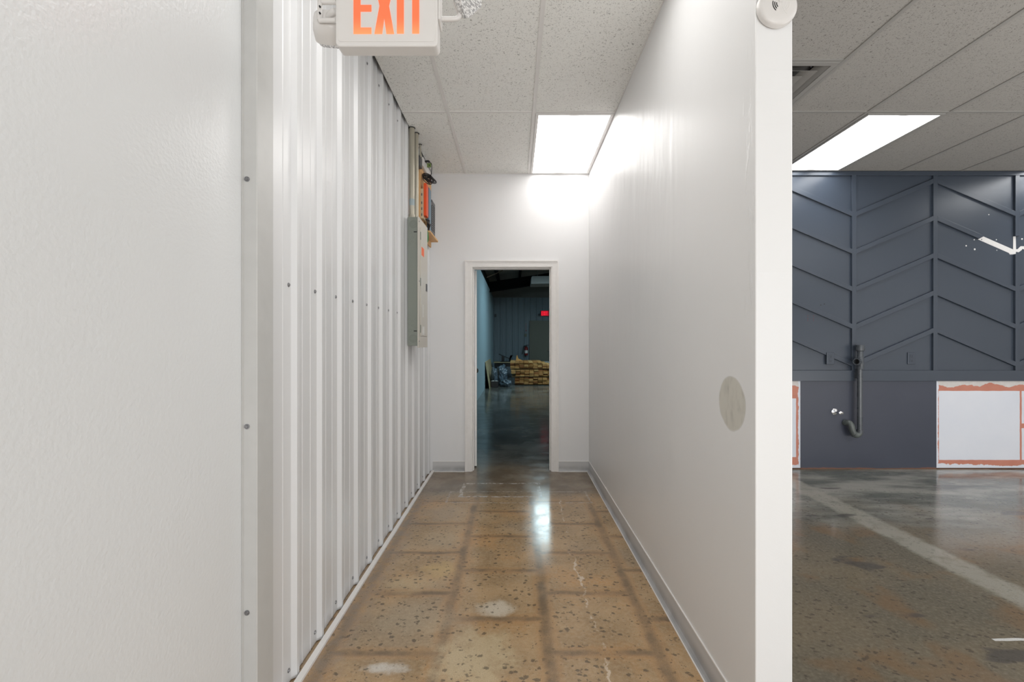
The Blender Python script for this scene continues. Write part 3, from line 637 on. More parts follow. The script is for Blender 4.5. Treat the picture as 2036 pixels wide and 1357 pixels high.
letter([R_(e0, e0+st, z0, z1), R_(e0+st, e1, z0, z0+.0185), R_(e0+st, e1, zm, zm+.0195), R_(e0+st, e1, z1-.0185, z1)])
a0, a1 = fx(745), fx(784); c_ = (a0+a1)/2; w_ = .0225; zc = z0+.082
letter([[(a0, z0), (a0+w_, z0), (c_, zc-.035), (a1-w_, z0), (a1, z0), (c_+.014, zc), (a1, z1), (a1-w_, z1), (c_, zc+.035), (a0+w_, z1), (a0, z1), (c_-.014, zc)]])
i0 = fx(789.5); letter([R_(i0, i0+.0205, z0+.001, z1)])
t0 = fx(820); letter([R_(t0, t0+.0205, z0+.001, z1-.0185), R_(t0-.018, t0+.0385, z1-.0185, z1)])
# canopy and stem
xm = (sL+sR)/2
obj('stem', MB().cyl((xm, (YA+YB)/2, zt_-.002), (xm, (YA+YB)/2, CZ-.02), .009, 14), 'white_pl', ex, smooth=True)
obj('canopy', MB().box(xm-.06, xm+.06, (YA+YB)/2-.055, (YA+YB)/2+.055, CZ-.022, CZ), 'white_pl', ex, bevel=.006)
# right emergency lamp
def P3(x_, y_, Y): return Vector(((x_-VX)/F*Y, Y, H+(VY-y_)/F*Y))
Yc = 1.40
obj('side_cover', MB().prism([(YA+.006, zb+.085), (YB+.004, zb+.075), (YB+.004, zt_), (YA+.006, zt_)], sR, sR+.006, 'x'), 'white_pl', ex, bevel=.002)
a_ = P3(876, 38, Yc); b_ = P3(905, 38, Yc); e_ = P3(914, 31, Yc)
obj('lamp_arm', MB().tube([a_, b_, e_, P3(916, 16, Yc)], .0072, 14, 5), 'white_pl', ex, smooth=True)
def head(center, fwd, up, sz, mbk):
    f_ = Vector(fwd).normalized(); u_ = Vector(up); u_ = (u_-f_*u_.dot(f_)).normalized(); r_ = f_.cross(u_)
    Mx = Matrix((( r_.x, u_.x, f_.x, center[0]), (r_.y, u_.y, f_.y, center[1]), (r_.z, u_.z, f_.z, center[2]), (0, 0, 0, 1)))
    n_ = 24; rings = []
    for (zz, w, h_, e) in mbk:
        rg = []
        for i in range(n_):
            a = 2*math.pi*i/n_; c, s = math.cos(a), math.sin(a)
            rg.append((w*math.copysign(abs(c)**e, c), h_*math.copysign(abs(s)**e, s), zz))
        rings.append(rg)
    def build(sel):
        m = MB(); vs = [v for k in sel for v in rings[k]]; k_ = len(sel)
        fs = [(j*n_+i, j*n_+(i+1) % n_, (j+1)*n_+(i+1) % n_, (j+1)*n_+i) for j in range(k_-1) for i in range(n_)]+[tuple(range(n_))[::-1], tuple(range((k_-1)*n_, k_*n_))]
        return m.add(vs, fs).xf(Mx)
    return build
bld = head(P3(924, -6, 1.385), (.50, -.25, -.55), (.75, 0, .6), 1, [(-.035, .012, .012, .8), (-.028, .03, .03, .7), (0, .042, .042, .5), (.008, .045, .045, .45), (.0085, .041, .041, .45), (.02, .040, .040, .4), (.034, .034, .034, .4)])
hd = obj('lamp_head', bld([0, 1, 2, 3]), 'white_pl', ex, smooth=True)
obj('lens', bld([4, 5, 6]), 'lens', hd, smooth=True)
# left emergency lamp: yoke bracket and a head turned away into the corridor
yk = MB()
for a, b in [((636, -14), (636, 41)), ((640, 41), (668, 41)), ((640, 4), (668, 4))]:
    p_, q_ = P3(*a, 1.40), P3(*b, 1.40); yk.tube([p_, q_], .0075, 10)
p_ = P3(637, 41, 1.40); yk.lathe(p_-Vector((0, .0, 0)), (1, 0, 0), [(-.006, .004), (-.003, .0075), (.006, .0075)], 12)
obj('lamp_yoke', yk, 'white_pl', ex, smooth=True)
for y_ in (13, 26): obj('yoke_screw', MB().lathe(P3(636, y_, 1.39), (0, -1, 0), [(-.002, .0028), (.003, .0022)], 10), 'dark', ex)
bld = head(P3(652, 50, 1.445), (-.12, .95, -.22), (0, .2, 1), 1, [(-.03, .026, .026, .8), (-.022, .038, .034, .6), (0, .044, .042, .55), (.03, .046, .045, .5), (.0305, .042, .042, .45), (.05, .036, .036, .4)])
hd = obj('lamp_head', bld([0, 1, 2, 3]), 'white_pl', ex, smooth=True)
obj('lens', bld([4, 5]), 'lens', hd, smooth=True)
obj('lamp_arm', MB().tube([P3(668, 22, 1.40), P3(655, 30, 1.415), P3(652, 44, 1.43)], .010, 12, 4), 'white_pl', ex, smooth=True)
# ------------------------------------------------------------------ smoke detector on the partition end
X, _, Z = P3(1541, 20, 1.383); Z = P3(1541, 20, 1.383)[2]
sd = thing('smoke_detector', 'round white smoke detector on the end of the white partition', 'smoke detector', (X, 1.385, Z-.06))
obj('base_plate', MB().lathe((X, 1.385, Z), (0, -1, 0), [(0, .054), (.004, .056), (.006, .056)], 48), 'white_pl', sd, smooth=True)
cv = obj('cover', MB().lathe((X, 1.379, Z), (0, -1, 0), [(0, .0585), (.010, .0575), (.015, .055), (.018, .050), (.0195, .044), (.020, .03), (.020, .001)], 56), 'white_pl', sd, smooth=True)
Yf = 1.379-.020
def arc(cx, cz, r, a0, a1, w, mat, y=Yf):
    m = MB(); k = 10; vs = []
    for i in range(k+1):
        a = math.radians(a0+(a1-a0)*i/k)
        for rr in (r-w/2, r+w/2):
            for yy in (y+.0002, y-.0006): vs.append((cx+rr*math.cos(a), yy, cz+rr*math.sin(a)))
    fs = []
    for i in range(k):
        b = i*4; c = b+4
        fs += [(b+1, b+3, c+3, c+1), (b, c, c+2, b+2), (b, b+1, c+1, c), (b+2, c+2, c+3, b+3)]
    fs += [(0, 2, 3, 1), (k*4, k*4+1, k*4+3, k*4+2)]
    return m.add(vs, fs)
for i, r in enumerate((.017, .0225, .028)):
    obj('sound_slot', arc(X+.008, Z+.003, r, 172-i*3, 218+i*5, .0026, 'dark'), 'dark', cv)
    obj('vent_line', arc(X+.002, Z+.003, r, -38-i*4, 12, .0011, 'dark'), 'tbar', cv)
obj('rib', arc(X+.052, Z+.004, .044, 165, 225, .0009, 'x'), 'tbar', cv)
obj('rib', arc(X-.045, Z+.004, .046, -45, 12, .0009, 'x'), 'tbar', cv)
obj('test_button', MB().prism([(X-.002, Z+.006), (X+.009, Z+.006), (X+.011, Z+.022), (X-.004, Z+.022)], Yf-.002, Yf, 'y'), 'white_pl', cv, bevel=.001)

# ------------------------------------------------------------------ electrical panel and conduits on the ribbed wall
PY0, PY1, PZ0, PZ1 = 3.492, 3.826, 1.232, 2.205; PXF = -.734
ep = thing('electrical_panel', 'grey electrical breaker panel with cream cover on the ribbed steel wall', 'electrical panel', (-.78, (PY0+PY1)/2, PZ0))
bx_ = obj('box', MB().box(XL+.021, PXF, PY0, PY1, PZ0, PZ1), 'panelgrey', ep, bevel=.002)
obj('bracket', MB().box(XL+.001, XL+.021, PY0+.03, PY0+.05, PZ0+.05, PZ1-.05).box(XL+.001, XL+.021, PY1-.05, PY1-.03, PZ0+.05, PZ1-.05), 'panelgrey', ep)
cvr = obj('cover', MB().box(PXF, PXF+.008, PY0-.012, PY1+.012, PZ0-.014, PZ1+.004), 'cream', ep, bevel=.002)
dr = obj('door', MB().box(PXF+.008, PXF+.013, PY0+.055, PY1-.028, PZ0+.075, PZ1-.065), 'cream', ep, bevel=.002)
for zz in (PZ1-.13, PZ0+.49, PZ0+.13): obj('hinge', MB().cyl((PXF+.011, PY0+.052, zz-.03), (PXF+.011, PY0+.052, zz+.03), .0035, 8), 'panelgrey', dr)
obj('latch', MB().box(PXF+.013, PXF+.019, PY1-.085, PY1-.045, PZ0+.44, PZ0+.50).box(PXF+.019, PXF+.021, PY1-.075, PY1-.055, PZ0+.45, PZ0+.49), 'chargrey', dr, bevel=.001)
st_ = obj('sticker', MB().box(PXF+.013, PXF+.0136, PY0+.075, PY0+.175, PZ0+.70, PZ0+.765), 'orange_sticker', dr); st_['label'] = 'orange sticker'
for k_ in range(9): obj('label', MB().box(PXF+.013, PXF+.0136, PY0+.12, PY0+.155, PZ0+.225+k_*.011, PZ0+.232+k_*.011), 'creamlight', dr)
obj('label', MB().box(PXF+.013, PXF+.0136, PY0+.11, PY0+.19, PZ0+.085, PZ0+.15), 'creamlight', dr)
for zz in (PZ1-.03, PZ0+.49, PZ0+.035): obj('cover_screw', MB().lathe((PXF+.008, PY0+.012, zz), (1, 0, 0), [(0, .005), (.003, .004)], 10), 'screw', cvr)
def ko(x_, z_, r, rings=1):
    for i in range(rings):
        rr = r*(1-.33*i); p = []
        obj('knockout', MB().lathe((x_, PY0-.0001-.0006*i, z_), (0, -1, 0), [(0, rr), (.0006, rr), (.0006, rr*.86), (0.0001, rr*.84)], 24, False), 'panelgrey2', bx_)
        obj('knockout', MB().lathe((x_, PY0-.0000, z_), (0, -1, 0), [(0, rr*.8), (.0008, rr*.8)], 24), 'panelgrey', bx_) if i == rings-1 else None
cx = (XL+.021+PXF)/2
for sgn, ze in ((-1, PZ1), (1, PZ0)):
    ko(cx+.004, ze+sgn*.055, .030, 3)
    ko(cx-.018, ze+sgn*.115, .012); 
    for (dx, dz) in [(-.024, .165), (0, .155), (.024, .142), (.0, .185), (.026, .17), (-.024, .2), (.026, .2)]: ko(cx+dx, ze+sgn*dz, .0085)
    obj('slot', MB().box(cx+.008, cx+.032, PY0-.0012, PY0, ze+sgn*.112-.0035, ze+sgn*.112+.0035), 'dark', bx_)
# conduits
def conduit(Xc, Yc, r, z0, z1, label, strap=None):
    t = thing('conduit', label, 'conduit', (Xc, Yc, z0), 'metal conduits above the breaker panel')
    obj('pipe', MB().cyl((Xc, Yc, z0), (Xc, Yc, z1), r, 20), 'conduit', t, smooth=True)
    obj('ceiling_ring', MB().lathe((Xc, Yc, CZ-.001), (0, 0, -1), [(0, r+.006), (.002, r+.005), (.003, r+.001)], 20), 'dark', t)
    obj('connector', MB().lathe((Xc, Yc, z0), (0, 0, 1), [(0, r+.005), (.012, r+.005), (.014, r+.003), (.03, r+.003)], 12), 'conduit', t)
    return t
c1 = conduit(-.790, 3.545, .0205, PZ1+.001, CZ, 'nearer thick metal conduit rising from the breaker panel to the ceiling')
obj('band_label', MB().lathe((-.790, 3.545, PZ1+.10), (0, 0, 1), [(0, .0209), (.05, .0209)], 20, False), 'paleblue', c1)
conduit(-.778, 3.640, .0195, PZ1+.001, CZ, 'farther thick metal conduit rising from the breaker panel to the ceiling')
c3 = conduit(-.786, 3.84, .008, CZ-.11, CZ, 'short thin conduit dropping from the ceiling to a small grey box')
obj('junction_box', MB().box(XL+.021, -.780, 3.80, 3.885, CZ-.19, CZ-.105), 'chargrey', c3, bevel=.003)
# backboard, shelf and telecom gear
XB = XL+.021
tag(obj('backboard', MB().box(XB, XB+.015, 3.89, 4.40, 2.16, CZ-.075), 'ply', bevel=.001, origin=(XB, 4.1, 2.16)), 'plywood backboard on the ribbed steel wall behind the wires', 'board')
XW = XB+.015
SHZ = 2.222
tag(obj('shelf', MB().box(XW, -.728, 3.98, 4.38, SHZ-.016, SHZ), 'ply', bevel=.001, origin=(-.76, 4.2, SHZ-.016)), 'small pale wooden shelf on the ribbed wall past the breaker panel', 'shelf')
tp = thing('power_strip', 'white power strip high on the plywood backboard under the ceiling', 'power strip', (-.78, 4.0, H+1.49))
obj('body', MB().box(XW, -.772, 3.89, 4.28, H+1.49, H+1.565), 'white_pl', tp, bevel=.004)
for k_ in range(5): obj('socket', MB().box(-.772, -.7712, 3.92+k_*.07, 3.95+k_*.07, H+1.51, H+1.54), 'tbar', tp)
pc_ = thing('extension_cord', 'black extension cord plugged into the white strip and bundled in loops', 'cord', (-.76, 3.97, H+1.3))
obj('plug', MB().tube([(-.769, 3.965, H+1.553), (-.745, 3.96, H+1.555), (-.735, 3.97, H+1.552)], .009, 10, 3), 'black', pc_, smooth=True)
cp = [(-.735, 3.97, H+1.552), (-.724, 3.99, H+1.55), (-.720, 4.0, H+1.53), (-.722, 4.0, H+1.48), (-.728, 4.0, H+1.445), (-.737, 4.01, H+1.42), (-.752, 4.02, H+1.41)]
obj('cable', MB().tube(cp, .0032, 8, 6), 'black', pc_, smooth=True)
rnd = random.Random(3)
for k_ in range(9):
    cx_, cy_, cz_ = -.744+rnd.uniform(-.01, .02), 3.95+rnd.uniform(-.02, .04), H+1.405+rnd.uniform(-.012, .012)
    a_ = rnd.uniform(.035, .062); b_ = rnd.uniform(.008, .024); th = rnd.uniform(-1.0, -.4); pts = []
    for i in range(15):
        u = 2*math.pi*i/14; ex_ = a_*math.cos(u); ez_ = b_*math.sin(u)
        pts.append((cx_+ex_*math.cos(th)-ez_*math.sin(th), cy_+.02*math.sin(u+k_), cz_+ex_*math.sin(th)+ez_*math.cos(th)))
    obj('loop', MB().tube(pts, .0036, 7, 3), 'black', pc_, smooth=True)
tgx = thing('cable_tag', 'small green tag hanging on the black power cord', 'tag', (-.74, 4.0, H+1.52))
obj('tag', MB().box(-.762, -.727, 4.006, 4.010, H+1.520, H+1.556), 'greentag', tgx)
obj('eyelet', MB().lathe((-.742, 4.006, H+1.538), (0, -1, 0), [(0, .005), (.001, .004)], 10), 'dark', tgx)
# punch-down block with an orange cover
tb = thing('terminal_block', 'beige phone terminal block with a bright orange cover on the backboard', 'terminal block', (-.78, 3.95, H+1.05))
blk = obj('base', MB().box(XW, -.772, 3.90, 4.0, H+1.05, H+1.30), 'beige', tb, bevel=.002)
for zz in (1.07, 1.12, 1.17, 1.24): obj('clip', MB().box(-.790, -.782, 3.8995, 3.9005, H+zz, H+zz+.022), 'chargrey', blk)
oc = obj('cover', MB().box(-.772, -.747, 3.905, 3.99, H+1.075, H+1.350), 'orange', tb, bevel=.003); oc['label'] = 'bright orange plastic cover'
tag(obj('modem', MB().box(-.767, -.748, 4.03, 4.13, SHZ+.035, H+1.355).box(-.775, -.742, 4.04, 4.12, SHZ, SHZ+.035), 'blue', bevel=.003, origin=(-.757, 4.08, SHZ)), 'slim blue-grey modem standing on the shelf behind the orange cover', 'modem')
rt = thing('router', 'dark grey router standing upright on the wooden shelf, farthest from the panel', 'router', (-.757, 4.25, SHZ))
obj('body', MB().box(-.771, -.746, 4.16, 4.32, SHZ, H+1.29), 'chargrey', rt, bevel=.004)
obj('light', MB().box(-.762, -.752, 4.1585, 4.1601, H+1.24, H+1.265), 'creamlight', rt)
for k_ in range(12): obj('vent', MB().box(-.7462, -.7452, 4.18, 4.30, H+1.02+k_*.02, H+1.027+k_*.02), 'dark', rt)
m = MB()
for k_ in range(5): m.tube([(-.765+.006*k_, 3.965+.01*k_, H+1.06), (-.752+.004*k_, 3.96, H+1.035-.005*k_), (-.745+.004*k_, 3.99, H+.995+.006*k_), (-.755, 4.03, SHZ+.01)], .0045, 7, 4)
tag(obj('cable_bundle', m, 'black', smooth=True, origin=(-.755, 3.98, SHZ)), 'dark tangle of cables between the orange cover and the shelf', 'cables')
tag(obj('network_cable', MB().tube([(-.768, 3.99, SHZ+.004), (-.752, 3.965, SHZ-.015), (-.747, 3.965, SHZ-.06), (-.753, 3.97, SHZ-.10), (-.775, 3.98, SHZ-.11)], .007, 8, 6), 'green', smooth=True, origin=(-.75, 3.97, SHZ-.11)), 'green network cable drooping below the wooden shelf', 'cable')

# ------------------------------------------------------------------ warehouse beyond the doorway
struct('wall_far_left', MB().box(-.94, -.82, YE+.13, FY, 0, 2.985), 'farwall')
# ribbed end wall
pts = []; ph = -.82+.05; k = 0; b = -.82
prof = [(-.94, 0)]
b = -.80
while b < FX:
    prof += [(b, 0), (b+.014, .02), (b+.032, .02), (b+.046, 0), (b+.09, 0), (b+.094, .006), (b+.104, .006), (b+.108, 0), (b+.155, 0), (b+.159, .006), (b+.169, .006), (b+.173, 0)]; b += .228
prof.append((FX, 0))
poly = [(x_, FY-d) for x_, d in prof]+[(FX, FY+.03), (-.94, FY+.03)]
struct('wall_far_end', MB().prism(poly, 0, 2.985, 'z'), 'farmetal')
struct('wall_far_gable', MB().box(-.94, FX, FY, FY+.05, 2.985, 5.2).box(-.94, FX, FY-.03, FY, 2.965, 3.0), 'insul')
struct('wall_far_right', MB().box(FX, FX+.1, YE+.1, FY, 0, 5.2), 'insul')
struct('wall_far_front', MB().box(XR2, FX, YN+.101, YN+.13, 0, 5.2).box(XL-.12, XR2, YE+.13, YE+.14, 3.3, 5.2), 'insul')
sl = .149
def rz(x_): return 3.42+sl*(x_+.82)
struct('ceiling_warehouse', MB().add([(x_, y_, z_) for y_ in (YE+.1, FY+.05) for x_, z_ in [(-1.0, rz(-1.0)), (FX+.1, rz(FX+.1)), (FX+.1, rz(FX+.1)+.08), (-1.0, rz(-1.0)+.08)]], [(0, 1, 2, 3), (7, 6, 5, 4), (0, 4, 5, 1), (1, 5, 6, 2), (2, 6, 7, 3), (3, 7, 4, 0)]), 'insul')
struct('wall_far_upper', MB().box(-.96, -.90, YE+.13, FY, 2.985, 3.5), 'dark')
def zlow(x_): return 2.918+sl*(x_+.70)
for i, yb in enumerate((15.0, 9.0)):
    m = MB(); s0, s1 = -.89, FX-.01
    for (t0_, t1_, dy) in ((0, .02, .09), (.02, .30, .006), (.30, .32, .09)):
        m.add([(x_, y_, zlow(x_)+t) for y_ in (yb-dy, yb+dy) for x_, t in ((s0, t0_), (s1, t0_), (s1, t1_), (s0, t1_))], [(0, 1, 2, 3), (7, 6, 5, 4), (0, 4, 5, 1), (1, 5, 6, 2), (2, 6, 7, 3), (3, 7, 4, 0)])
    struct('trim_%d' % (5+i), m, 'beam')
for i, xp in enumerate((-.55, .16, 1.3)):
    struct('trim_%d' % (7+i), MB().box(xp-.035, xp+.035, YE+.15, FY-.04, zlow(xp)+.335, rz(xp)-.004), 'beam')
struct('trim_10', MB().tube([(-.80, 13.0, 3.09), (-.36, 13.6, 3.38)], .013, 6), 'strut')
# warehouse lights
def highbay(xc, yc, mat, label, lx=.36, ly=1.9, z=3.0):
    t = thing('hanging_light', label, 'hanging light', (xc, yc, z))
    obj('housing', MB().prism([(xc-lx/2, z), (xc+lx/2, z), (xc+lx/2-.02, z+.09), (xc-lx/2+.02, z+.09)], yc-ly/2, yc+ly/2, 'y'), 'white_pl', t)
    obj('diffuser', MB().box(xc-lx/2+.01, xc+lx/2-.01, yc-ly/2+.01, yc+ly/2-.01, z-.006, z), mat, t)
    for s in (-1, 1): obj('cable', MB().cyl((xc, yc+s*ly*.35, z+.09), (xc, yc+s*ly*.35, rz(xc)+.01), .004, 6), 'screw', t)
highbay(3.3, 12.2, 'fill_far', 'added hanging fill light in the warehouse, unseen right of the doorway', .45, 2.1, 3.5)  # added out of view to brighten the warehouse
highbay(.74, 11.85, 'diff_far', 'lit hanging light in the dark warehouse, reflected in the corridor floor', .45, 2.1, 3.36)
t = thing('hanging_light', 'unlit boxy hanging light under the dark warehouse roof', 'hanging light', (.95, 14.4, 3.0))
zl0, zl1 = H+(VY-565)/F*14.0, H+(VY-549)/F*14.0
obj('housing', MB().prism([(.48, zl0), (1.36, zl0+.02), (1.36, zl1+.0), (.53, zl1), (.495, zl1-.03)], 14.0, 14.8, 'y'), 'diff_off', t, bevel=.01)
for s in (.7, 1.1): obj('cable', MB().cyl((s, 14.4, zl1), (s, 14.4, rz(s)+.01), .005, 6), 'screw', t)
# far door, exit sign, extinguisher ...
def fw(x_, y_, Y=FY-.03): return (x_-VX)/F*Y, H+(VY-y_)/F*Y
xa, za = fw(1055, 640)
d2 = bpy.data.objects.new('door_2', None); COL.objects.link(d2); d2.location = (xa+.45, FY-.05, 0); d2['kind'] = 'structure'
obj('frame', MB().box(xa-.04, xa, FY-.055, FY+.0, 0, za+.04).box(xa+.92, xa+.96, FY-.055, FY, 0, za+.04).box(xa, xa+.92, FY-.055, FY, za, za+.04), 'fardoor', d2)
s2 = obj('door_slab', MB().box(xa+.003, xa+.917, FY-.045, FY-.0, .01, za-.003), 'fardoor', d2)
xk, zk = fw(1092, 697)
obj('handle', MB().box(xk-.06, xk+.03, FY-.10, FY-.085, zk-.01, zk+.01).box(xk+.0, xk+.02, FY-.086, FY-.045, zk-.01, zk+.01), 'brass', s2)
xe, ze = fw(1083.5, 623.5, FY-.1)
e2 = thing('exit_sign', 'small glowing red exit sign above the far warehouse door', 'exit sign', (xe, FY-.08, ze-.1))
obj('housing', MB().box(xe-.16, xe+.16, FY-.075, FY-.021, ze-.105, ze+.11), 'chargrey', e2, bevel=.01)
obj('face_panel', MB().box(xe-.145, xe+.145, FY-.078, FY-.0745, ze-.092, ze+.097), 'exitface', e2)
for s in (-1, 1): obj('lamp_head', MB().lathe((xe+s*.2, FY-.06, ze-.04), (s*.3, -1, -.3), [(-.03, .02), (0, .045), (.03, .05)], 14).cyl((xe+s*.155, FY-.05, ze-.04), (xe+s*.2, FY-.05, ze-.04), .01, 8), 'chargrey', e2, smooth=True)
yl = FY-.08; lw = .055; lh = .07; sw = .016
def L(polys): 
    m = MB()
    for p in polys: m.prism(p, yl, yl+.0015, 'y')
    obj('letter', m, 'exitred', e2)
c0 = xe-.125
L([R_(c0, c0+sw, ze-lh, ze+lh)]+[R_(c0+sw, c0+lw, zz, zz+sw) for zz in (ze-lh, ze-sw/2, ze+lh-sw)])
c0 = xe-.06; L([[(c0, ze-lh), (c0+sw, ze-lh), (c0+lw, ze+lh), (c0+lw-sw, ze+lh)], [(c0+lw-sw, ze-lh), (c0+lw, ze-lh), (c0+sw, ze+lh), (c0, ze+lh)]])
c0 = xe+.008; L([R_(c0, c0+sw, ze-lh, ze+lh)])
c0 = xe+.036; L([R_(c0+.025, c0+.025+sw, ze-lh, ze+lh-sw), R_(c0, c0+.066, ze+lh-sw, ze+lh)])
# extinguisher
X, Z0 = fw(1046, 707); Z1 = fw(0, 687)[1]
fe = thing('fire_extinguisher', 'dark red fire extinguisher with black hose hanging beside the far door', 'fire extinguisher', (X, FY-.09, Z0))
yx = FY-.095
obj('cylinder', MB().lathe((X, yx, Z0), (0, 0, 1), [(0, .055), (.01, .065), (.27, .065), (.31, .05), (.33, .02), (.345, .02)], 20), 'extred', fe, smooth=True)
obj('label', MB().lathe((X, yx, Z0+.08), (0, 0, 1), [(0, .0655), (.11, .0655)], 20, False), 'creamlight', fe, smooth=True)
obj('valve', MB().box(X-.02, X+.02, yx-.02, yx+.02, Z0+.33, Z0+.38).box(X-.02, X+.10, yx-.012, yx+.012, Z0+.375, Z0+.395), 'black', fe, bevel=.004)
obj('hose', MB().tube([(X-.02, yx, Z0+.36), (X-.08, yx, Z0+.35), (X-.11, yx, Z0+.25), (X-.13, yx, Z0+.12), (X-.15, yx, Z0+.04)], .014, 8, 5), 'black', fe, smooth=True)
obj('wall_hook', MB().box(X-.02, X+.02, yx+.02, FY-.001, Z0+.28, Z0+.32), 'black', fe)
X, Zs0 = fw(1046, 660); Zs1 = fw(0, 642)[1]
sg = thing('extinguisher_sign', 'narrow upright sign with dark lettering and arrow above the fire extinguisher', 'sign', (X, FY-.03, Zs0))
obj('plate', MB().box(X-.045, X+.045, FY-.026, FY-.02, Zs0, Zs1), 'farmetal', sg)
m = MB()
for k_ in range(7):
    zz = Zs1-.05-k_*.034; m.box(X-.022, X-.012, FY-.0275, FY-.026, zz, zz+.024).box(X-.012, X+.022, FY-.0275, FY-.026, zz+(.008 if k_ % 2 else .016), zz+(.015 if k_ % 2 else .024))
obj('lettering', m, 'extred', sg)
obj('arrow', MB().prism([(X, Zs0+.01), (X+.03, Zs0+.045), (X+.01, Zs0+.045), (X+.01, Zs0+.07), (X-.01, Zs0+.07), (X-.01, Zs0+.045), (X-.03, Zs0+.045)], FY-.0275, FY-.026, 'y'), 'extred', sg)
X, Z = fw(1045, 667); tag(obj('switch_plate', MB().box(X-.04, X+.04, FY-.028, FY-.02, Z-.06, Z+.06), 'fardoor', bevel=.003, origin=(X, FY-.02, Z-.06)), 'small tan switch plate between the upright sign and the extinguisher', 'switch')
X, Z = fw(982.5, 628); tag(obj('wall_sensor', MB().box(X+.02, X+.09, FY-.05, FY-.02, Z-.05, Z+.06), 'chargrey', bevel=.006, origin=(X+.05, FY-.02, Z-.05)), 'small dark box on the far ribbed wall near the left corner', 'sensor')
# workbench behind the lumber
wz = H-(720.5-VY)/F*16.0
wbn = thing('workbench', 'low dark bench behind the lumber stack with a pale top edge', 'bench', (.6, 16.3, 0))
obj('top', MB().box(-.74, .859, 16.0, 16.7, wz-.03, wz), 'plydark', wbn, bevel=.003)
obj('top_sheet', MB().box(.86, 1.9, 15.99, 16.7, wz-.03, wz), 'creamlight', wbn)
obj('apron', MB().box(-.70, 1.86, 16.04, 16.06, wz-.16, wz-.03), 'black', wbn)
for xx in (-.68, .55, 1.84):
    for yy in (16.06, 16.62): obj('leg', MB().box(xx-.03, xx+.03, yy-.03, yy+.03, 0, wz-.03), 'black', wbn)
# saw on the bench
def tq(x_, y_): return (x_-VX)/F*16.2, H+(VY-y_)/F*16.2
sw_ = thing('miter_saw', 'black power saw silhouette on the bench above the plastic bags', 'saw', (tq(1003, 0)[0], 16.2, wz))
p1_, p2_ = tq(991.5, 704.5), tq(1013, 713.5)
obj('rail', MB().cyl((p1_[0], 16.2, p1_[1]), (p2_[0], 16.2, p2_[1]), .014, 10), 'black', sw_, smooth=True)
a, b = tq(997, 0)[0], tq(1003, 0)[0]; obj('fence', MB().prism([(a, wz), (b-.01, wz), (b, tq(0, 709)[1]), (a+.01, tq(0, 707)[1])], 16.12, 16.28, 'y'), 'black', sw_, bevel=.008)
a, b = tq(1011.5, 0)[0], tq(1020.5, 0)[0]
obj('motor', MB().prism([(a, wz), (b, wz), (b-.02, wz+.04), (b-.08, wz+.08), (b-.09, tq(0, 708)[1]), (b-.01, tq(0, 708)[1]), (b-.01, tq(0, 706.5)[1]), (a+.06, tq(0, 706.5)[1]), (a+.02, tq(0, 712)[1])], 16.1, 16.3, 'y'), 'black', sw_, bevel=.01)
obj('base', MB().box(tq(995, 0)[0], b, 16.05, 16.4, wz+.001, wz+.02), 'black', sw_)
# lumber stack: every board its own object
BW, BH, BL, Y0 = .136, .040, 1.5, 13.62
protos = {}
rl = random.Random(11)
ORD = ['first', 'second', 'third', 'fourth', 'fifth', 'sixth', 'seventh', 'eighth', 'ninth', 'tenth', 'eleventh']
def board(x_, z_, i, yo, lab):
    key = i
    if key not in protos:
        me_o = obj('lumber_board', MB().box(-BW/2+.004, BW/2-.004, 0, BL, 0, BH-.006), LUM[i], bevel=.003); protos[key] = me_o; o = me_o
    else:
        o = protos[key].copy(); COL.objects.link(o)
    o.location = (x_, yo, z_)
    return tag(o, lab, 'board', 'lumber boards stacked in the warehouse')
ztop_ = H-(719-VY)/F*Y0
nr = 5; gapz = (ztop_-.012-15*BH)/3
starts = [(-.008, 10), (-.12, 11), (-.145, 11)]
for bnd in range(3):
    zb_ = gapz+bnd*(nr*BH+gapz)
    x0_, nc = starts[bnd]
    for r in range(nr):
        for c in range(nc):
            if bnd == 2 and r >= {8: 3, 9: 2, 10: 1}.get(c, 5 if c != 7 else 4): continue
            if bnd == 1 and c == 0 and r < 2: continue
            board(x0_+BW*(c+.5), zb_+r*BH, rl.randrange(5), Y0+rl.uniform(-.02, .05), 'sawn board end, %s from left in the %s row of the %s lumber bundle' % (ORD[c], ['lowest', 'second', 'middle', 'fourth', 'top'][r], ['bottom', 'middle', 'upper'][bnd]))
    for yy in (Y0+.15, Y0+.75, Y0+1.3):
        tag(obj('spacer_block', MB().box(x0_+.02, x0_+nc*BW-.05, yy, yy+.09, zb_-gapz+(.0005 if bnd == 0 else -.002), zb_-.0005), 'plydark', origin=(x0_, yy, zb_-gapz)), 'wooden crosspiece under the %s bundle of the lumber stack, %s' % (('lowest', 'middle', 'top')[bnd], 'nearest its front' if yy < Y0+.3 else ('halfway back' if yy < Y0+1 else 'at its back')), 'spacer', 'spacers in the lumber stack')
X, Z = px(1032, 718.5, 14.0)
tag(obj('wood_offcut', MB().prism([(X-.10, ztop_+.0), (X+.10, ztop_), (X+.09, ztop_+.02), (X-.02, ztop_+.07), (X-.05, ztop_+.17), (X-.075, ztop_+.17)], 13.9, 14.0, 'y'), LUM[0], bevel=.003, origin=(X, 13.95, ztop_)), 'pointed wood offcut lying on top of the lumber stack', 'offcut')
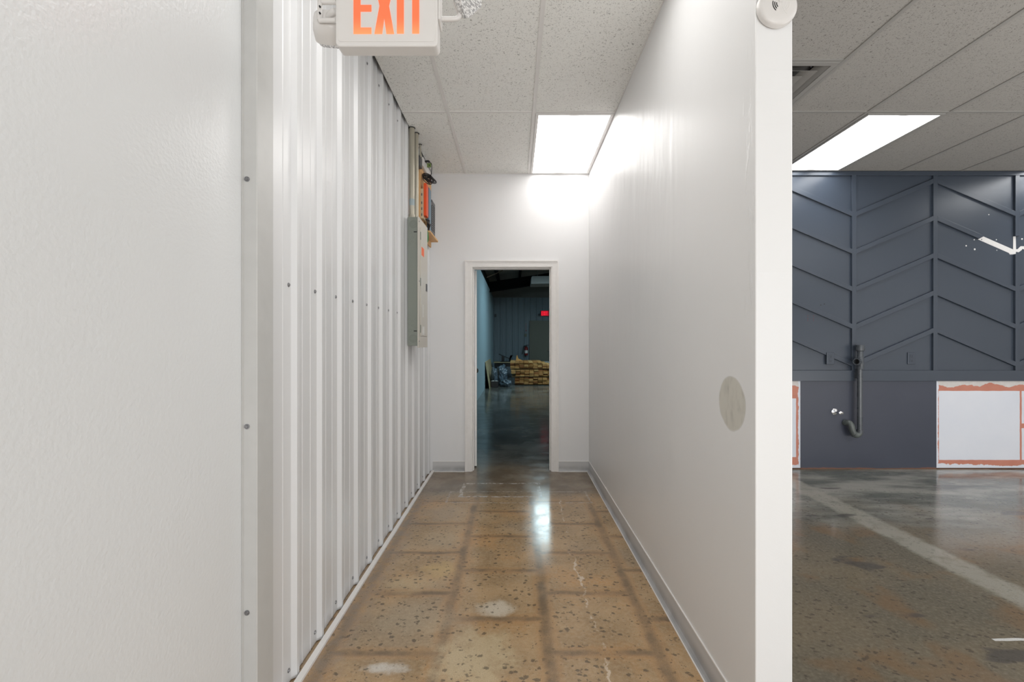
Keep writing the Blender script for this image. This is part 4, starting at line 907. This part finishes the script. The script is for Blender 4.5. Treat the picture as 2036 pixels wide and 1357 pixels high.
# leaning board
m = MB(); a0 = [(-.690, 12.6, 0.0), (-.690, 15.2, 0.0), (-.806, 15.2, .73), (-.806, 12.6, .73)]
m.add(a0+[(p[0]-.012, p[1], p[2]+.002) for p in a0], [(0, 1, 2, 3), (7, 6, 5, 4), (0, 4, 5, 1), (1, 5, 6, 2), (2, 6, 7, 3), (3, 7, 4, 0)])
tag(obj('leaning_board', m, 'plydark', origin=(-.69, 13.9, 0)), 'tan sheet board leaning against the left warehouse wall', 'board')
# plastic bags
def bag(name, c, r, seed, mat, label):
    bm = bmesh.new(); bmesh.ops.create_icosphere(bm, subdivisions=5, radius=1)
    for v_ in bm.verts:
        p = v_.co.copy(); d = 1+.25*noise.noise(p*1.7+Vector((seed, 0, 0)))+.20*abs(noise.noise(p*2.6+Vector((0, seed, 0))))-.16*abs(noise.noise(p*4.5+Vector((0, 0, seed))))-.05*abs(noise.noise(p*9+Vector((0, 0, seed))))
        v_.co = Vector((p.x*r[0]*d, p.y*r[1]*d, p.z*r[2]*d))
        if v_.co.z < -r[2]*.72: v_.co.z = -r[2]*.72+(v_.co.z+r[2]*.72)*.05
    zmin = min(v_.co.z for v_ in bm.verts)
    for v_ in bm.verts: v_.co.z -= zmin
    me = bpy.data.meshes.new(name); bm.to_mesh(me); bm.free(); me.materials.append(M[mat])
    for p in me.polygons: p.use_smooth = True
    o = bpy.data.objects.new(name, me); COL.objects.link(o); o.location = c
    return tag(o, label, 'bag', 'plastic bundles beside the lumber')
bag('plastic_bundle', (-.40, 13.75, .0), (.20, .24, .33), 3, 'bag', 'large grey plastic bundle, tallest beside the lumber stack')
bag('plastic_bundle', (-.60, 13.35, .10), (.10, .16, .26), 9, 'bag', 'crumpled grey plastic bundle next to the leaning board')
bag('plastic_bundle', (-.27, 13.22, .0), (.17, .14, .12), 14, 'bag', 'low grey plastic bundle on the floor against the lumber stack')
X = -.575
bn = thing('black_bin', 'black floor bin with small white scraps beside the leaning board', 'bin', (X, 13.1, 0))
obj('tub', MB().prism([(X-.09, 0), (X+.10, 0), (X+.115, .17), (X-.10, .17)], 12.95, 13.18, 'y'), 'black', bn, bevel=.01)
for (dx, dz, s_) in [(-.07, .172, .018), (-.03, .172, .024), (.04, .172, .022), (.075, .172, .016)]:
    obj('scrap', MB().box(X+dx-s_, X+dx+s_, 12.98, 13.0+s_, dz, dz+s_*.9), 'creamlight', bn, bevel=.003)
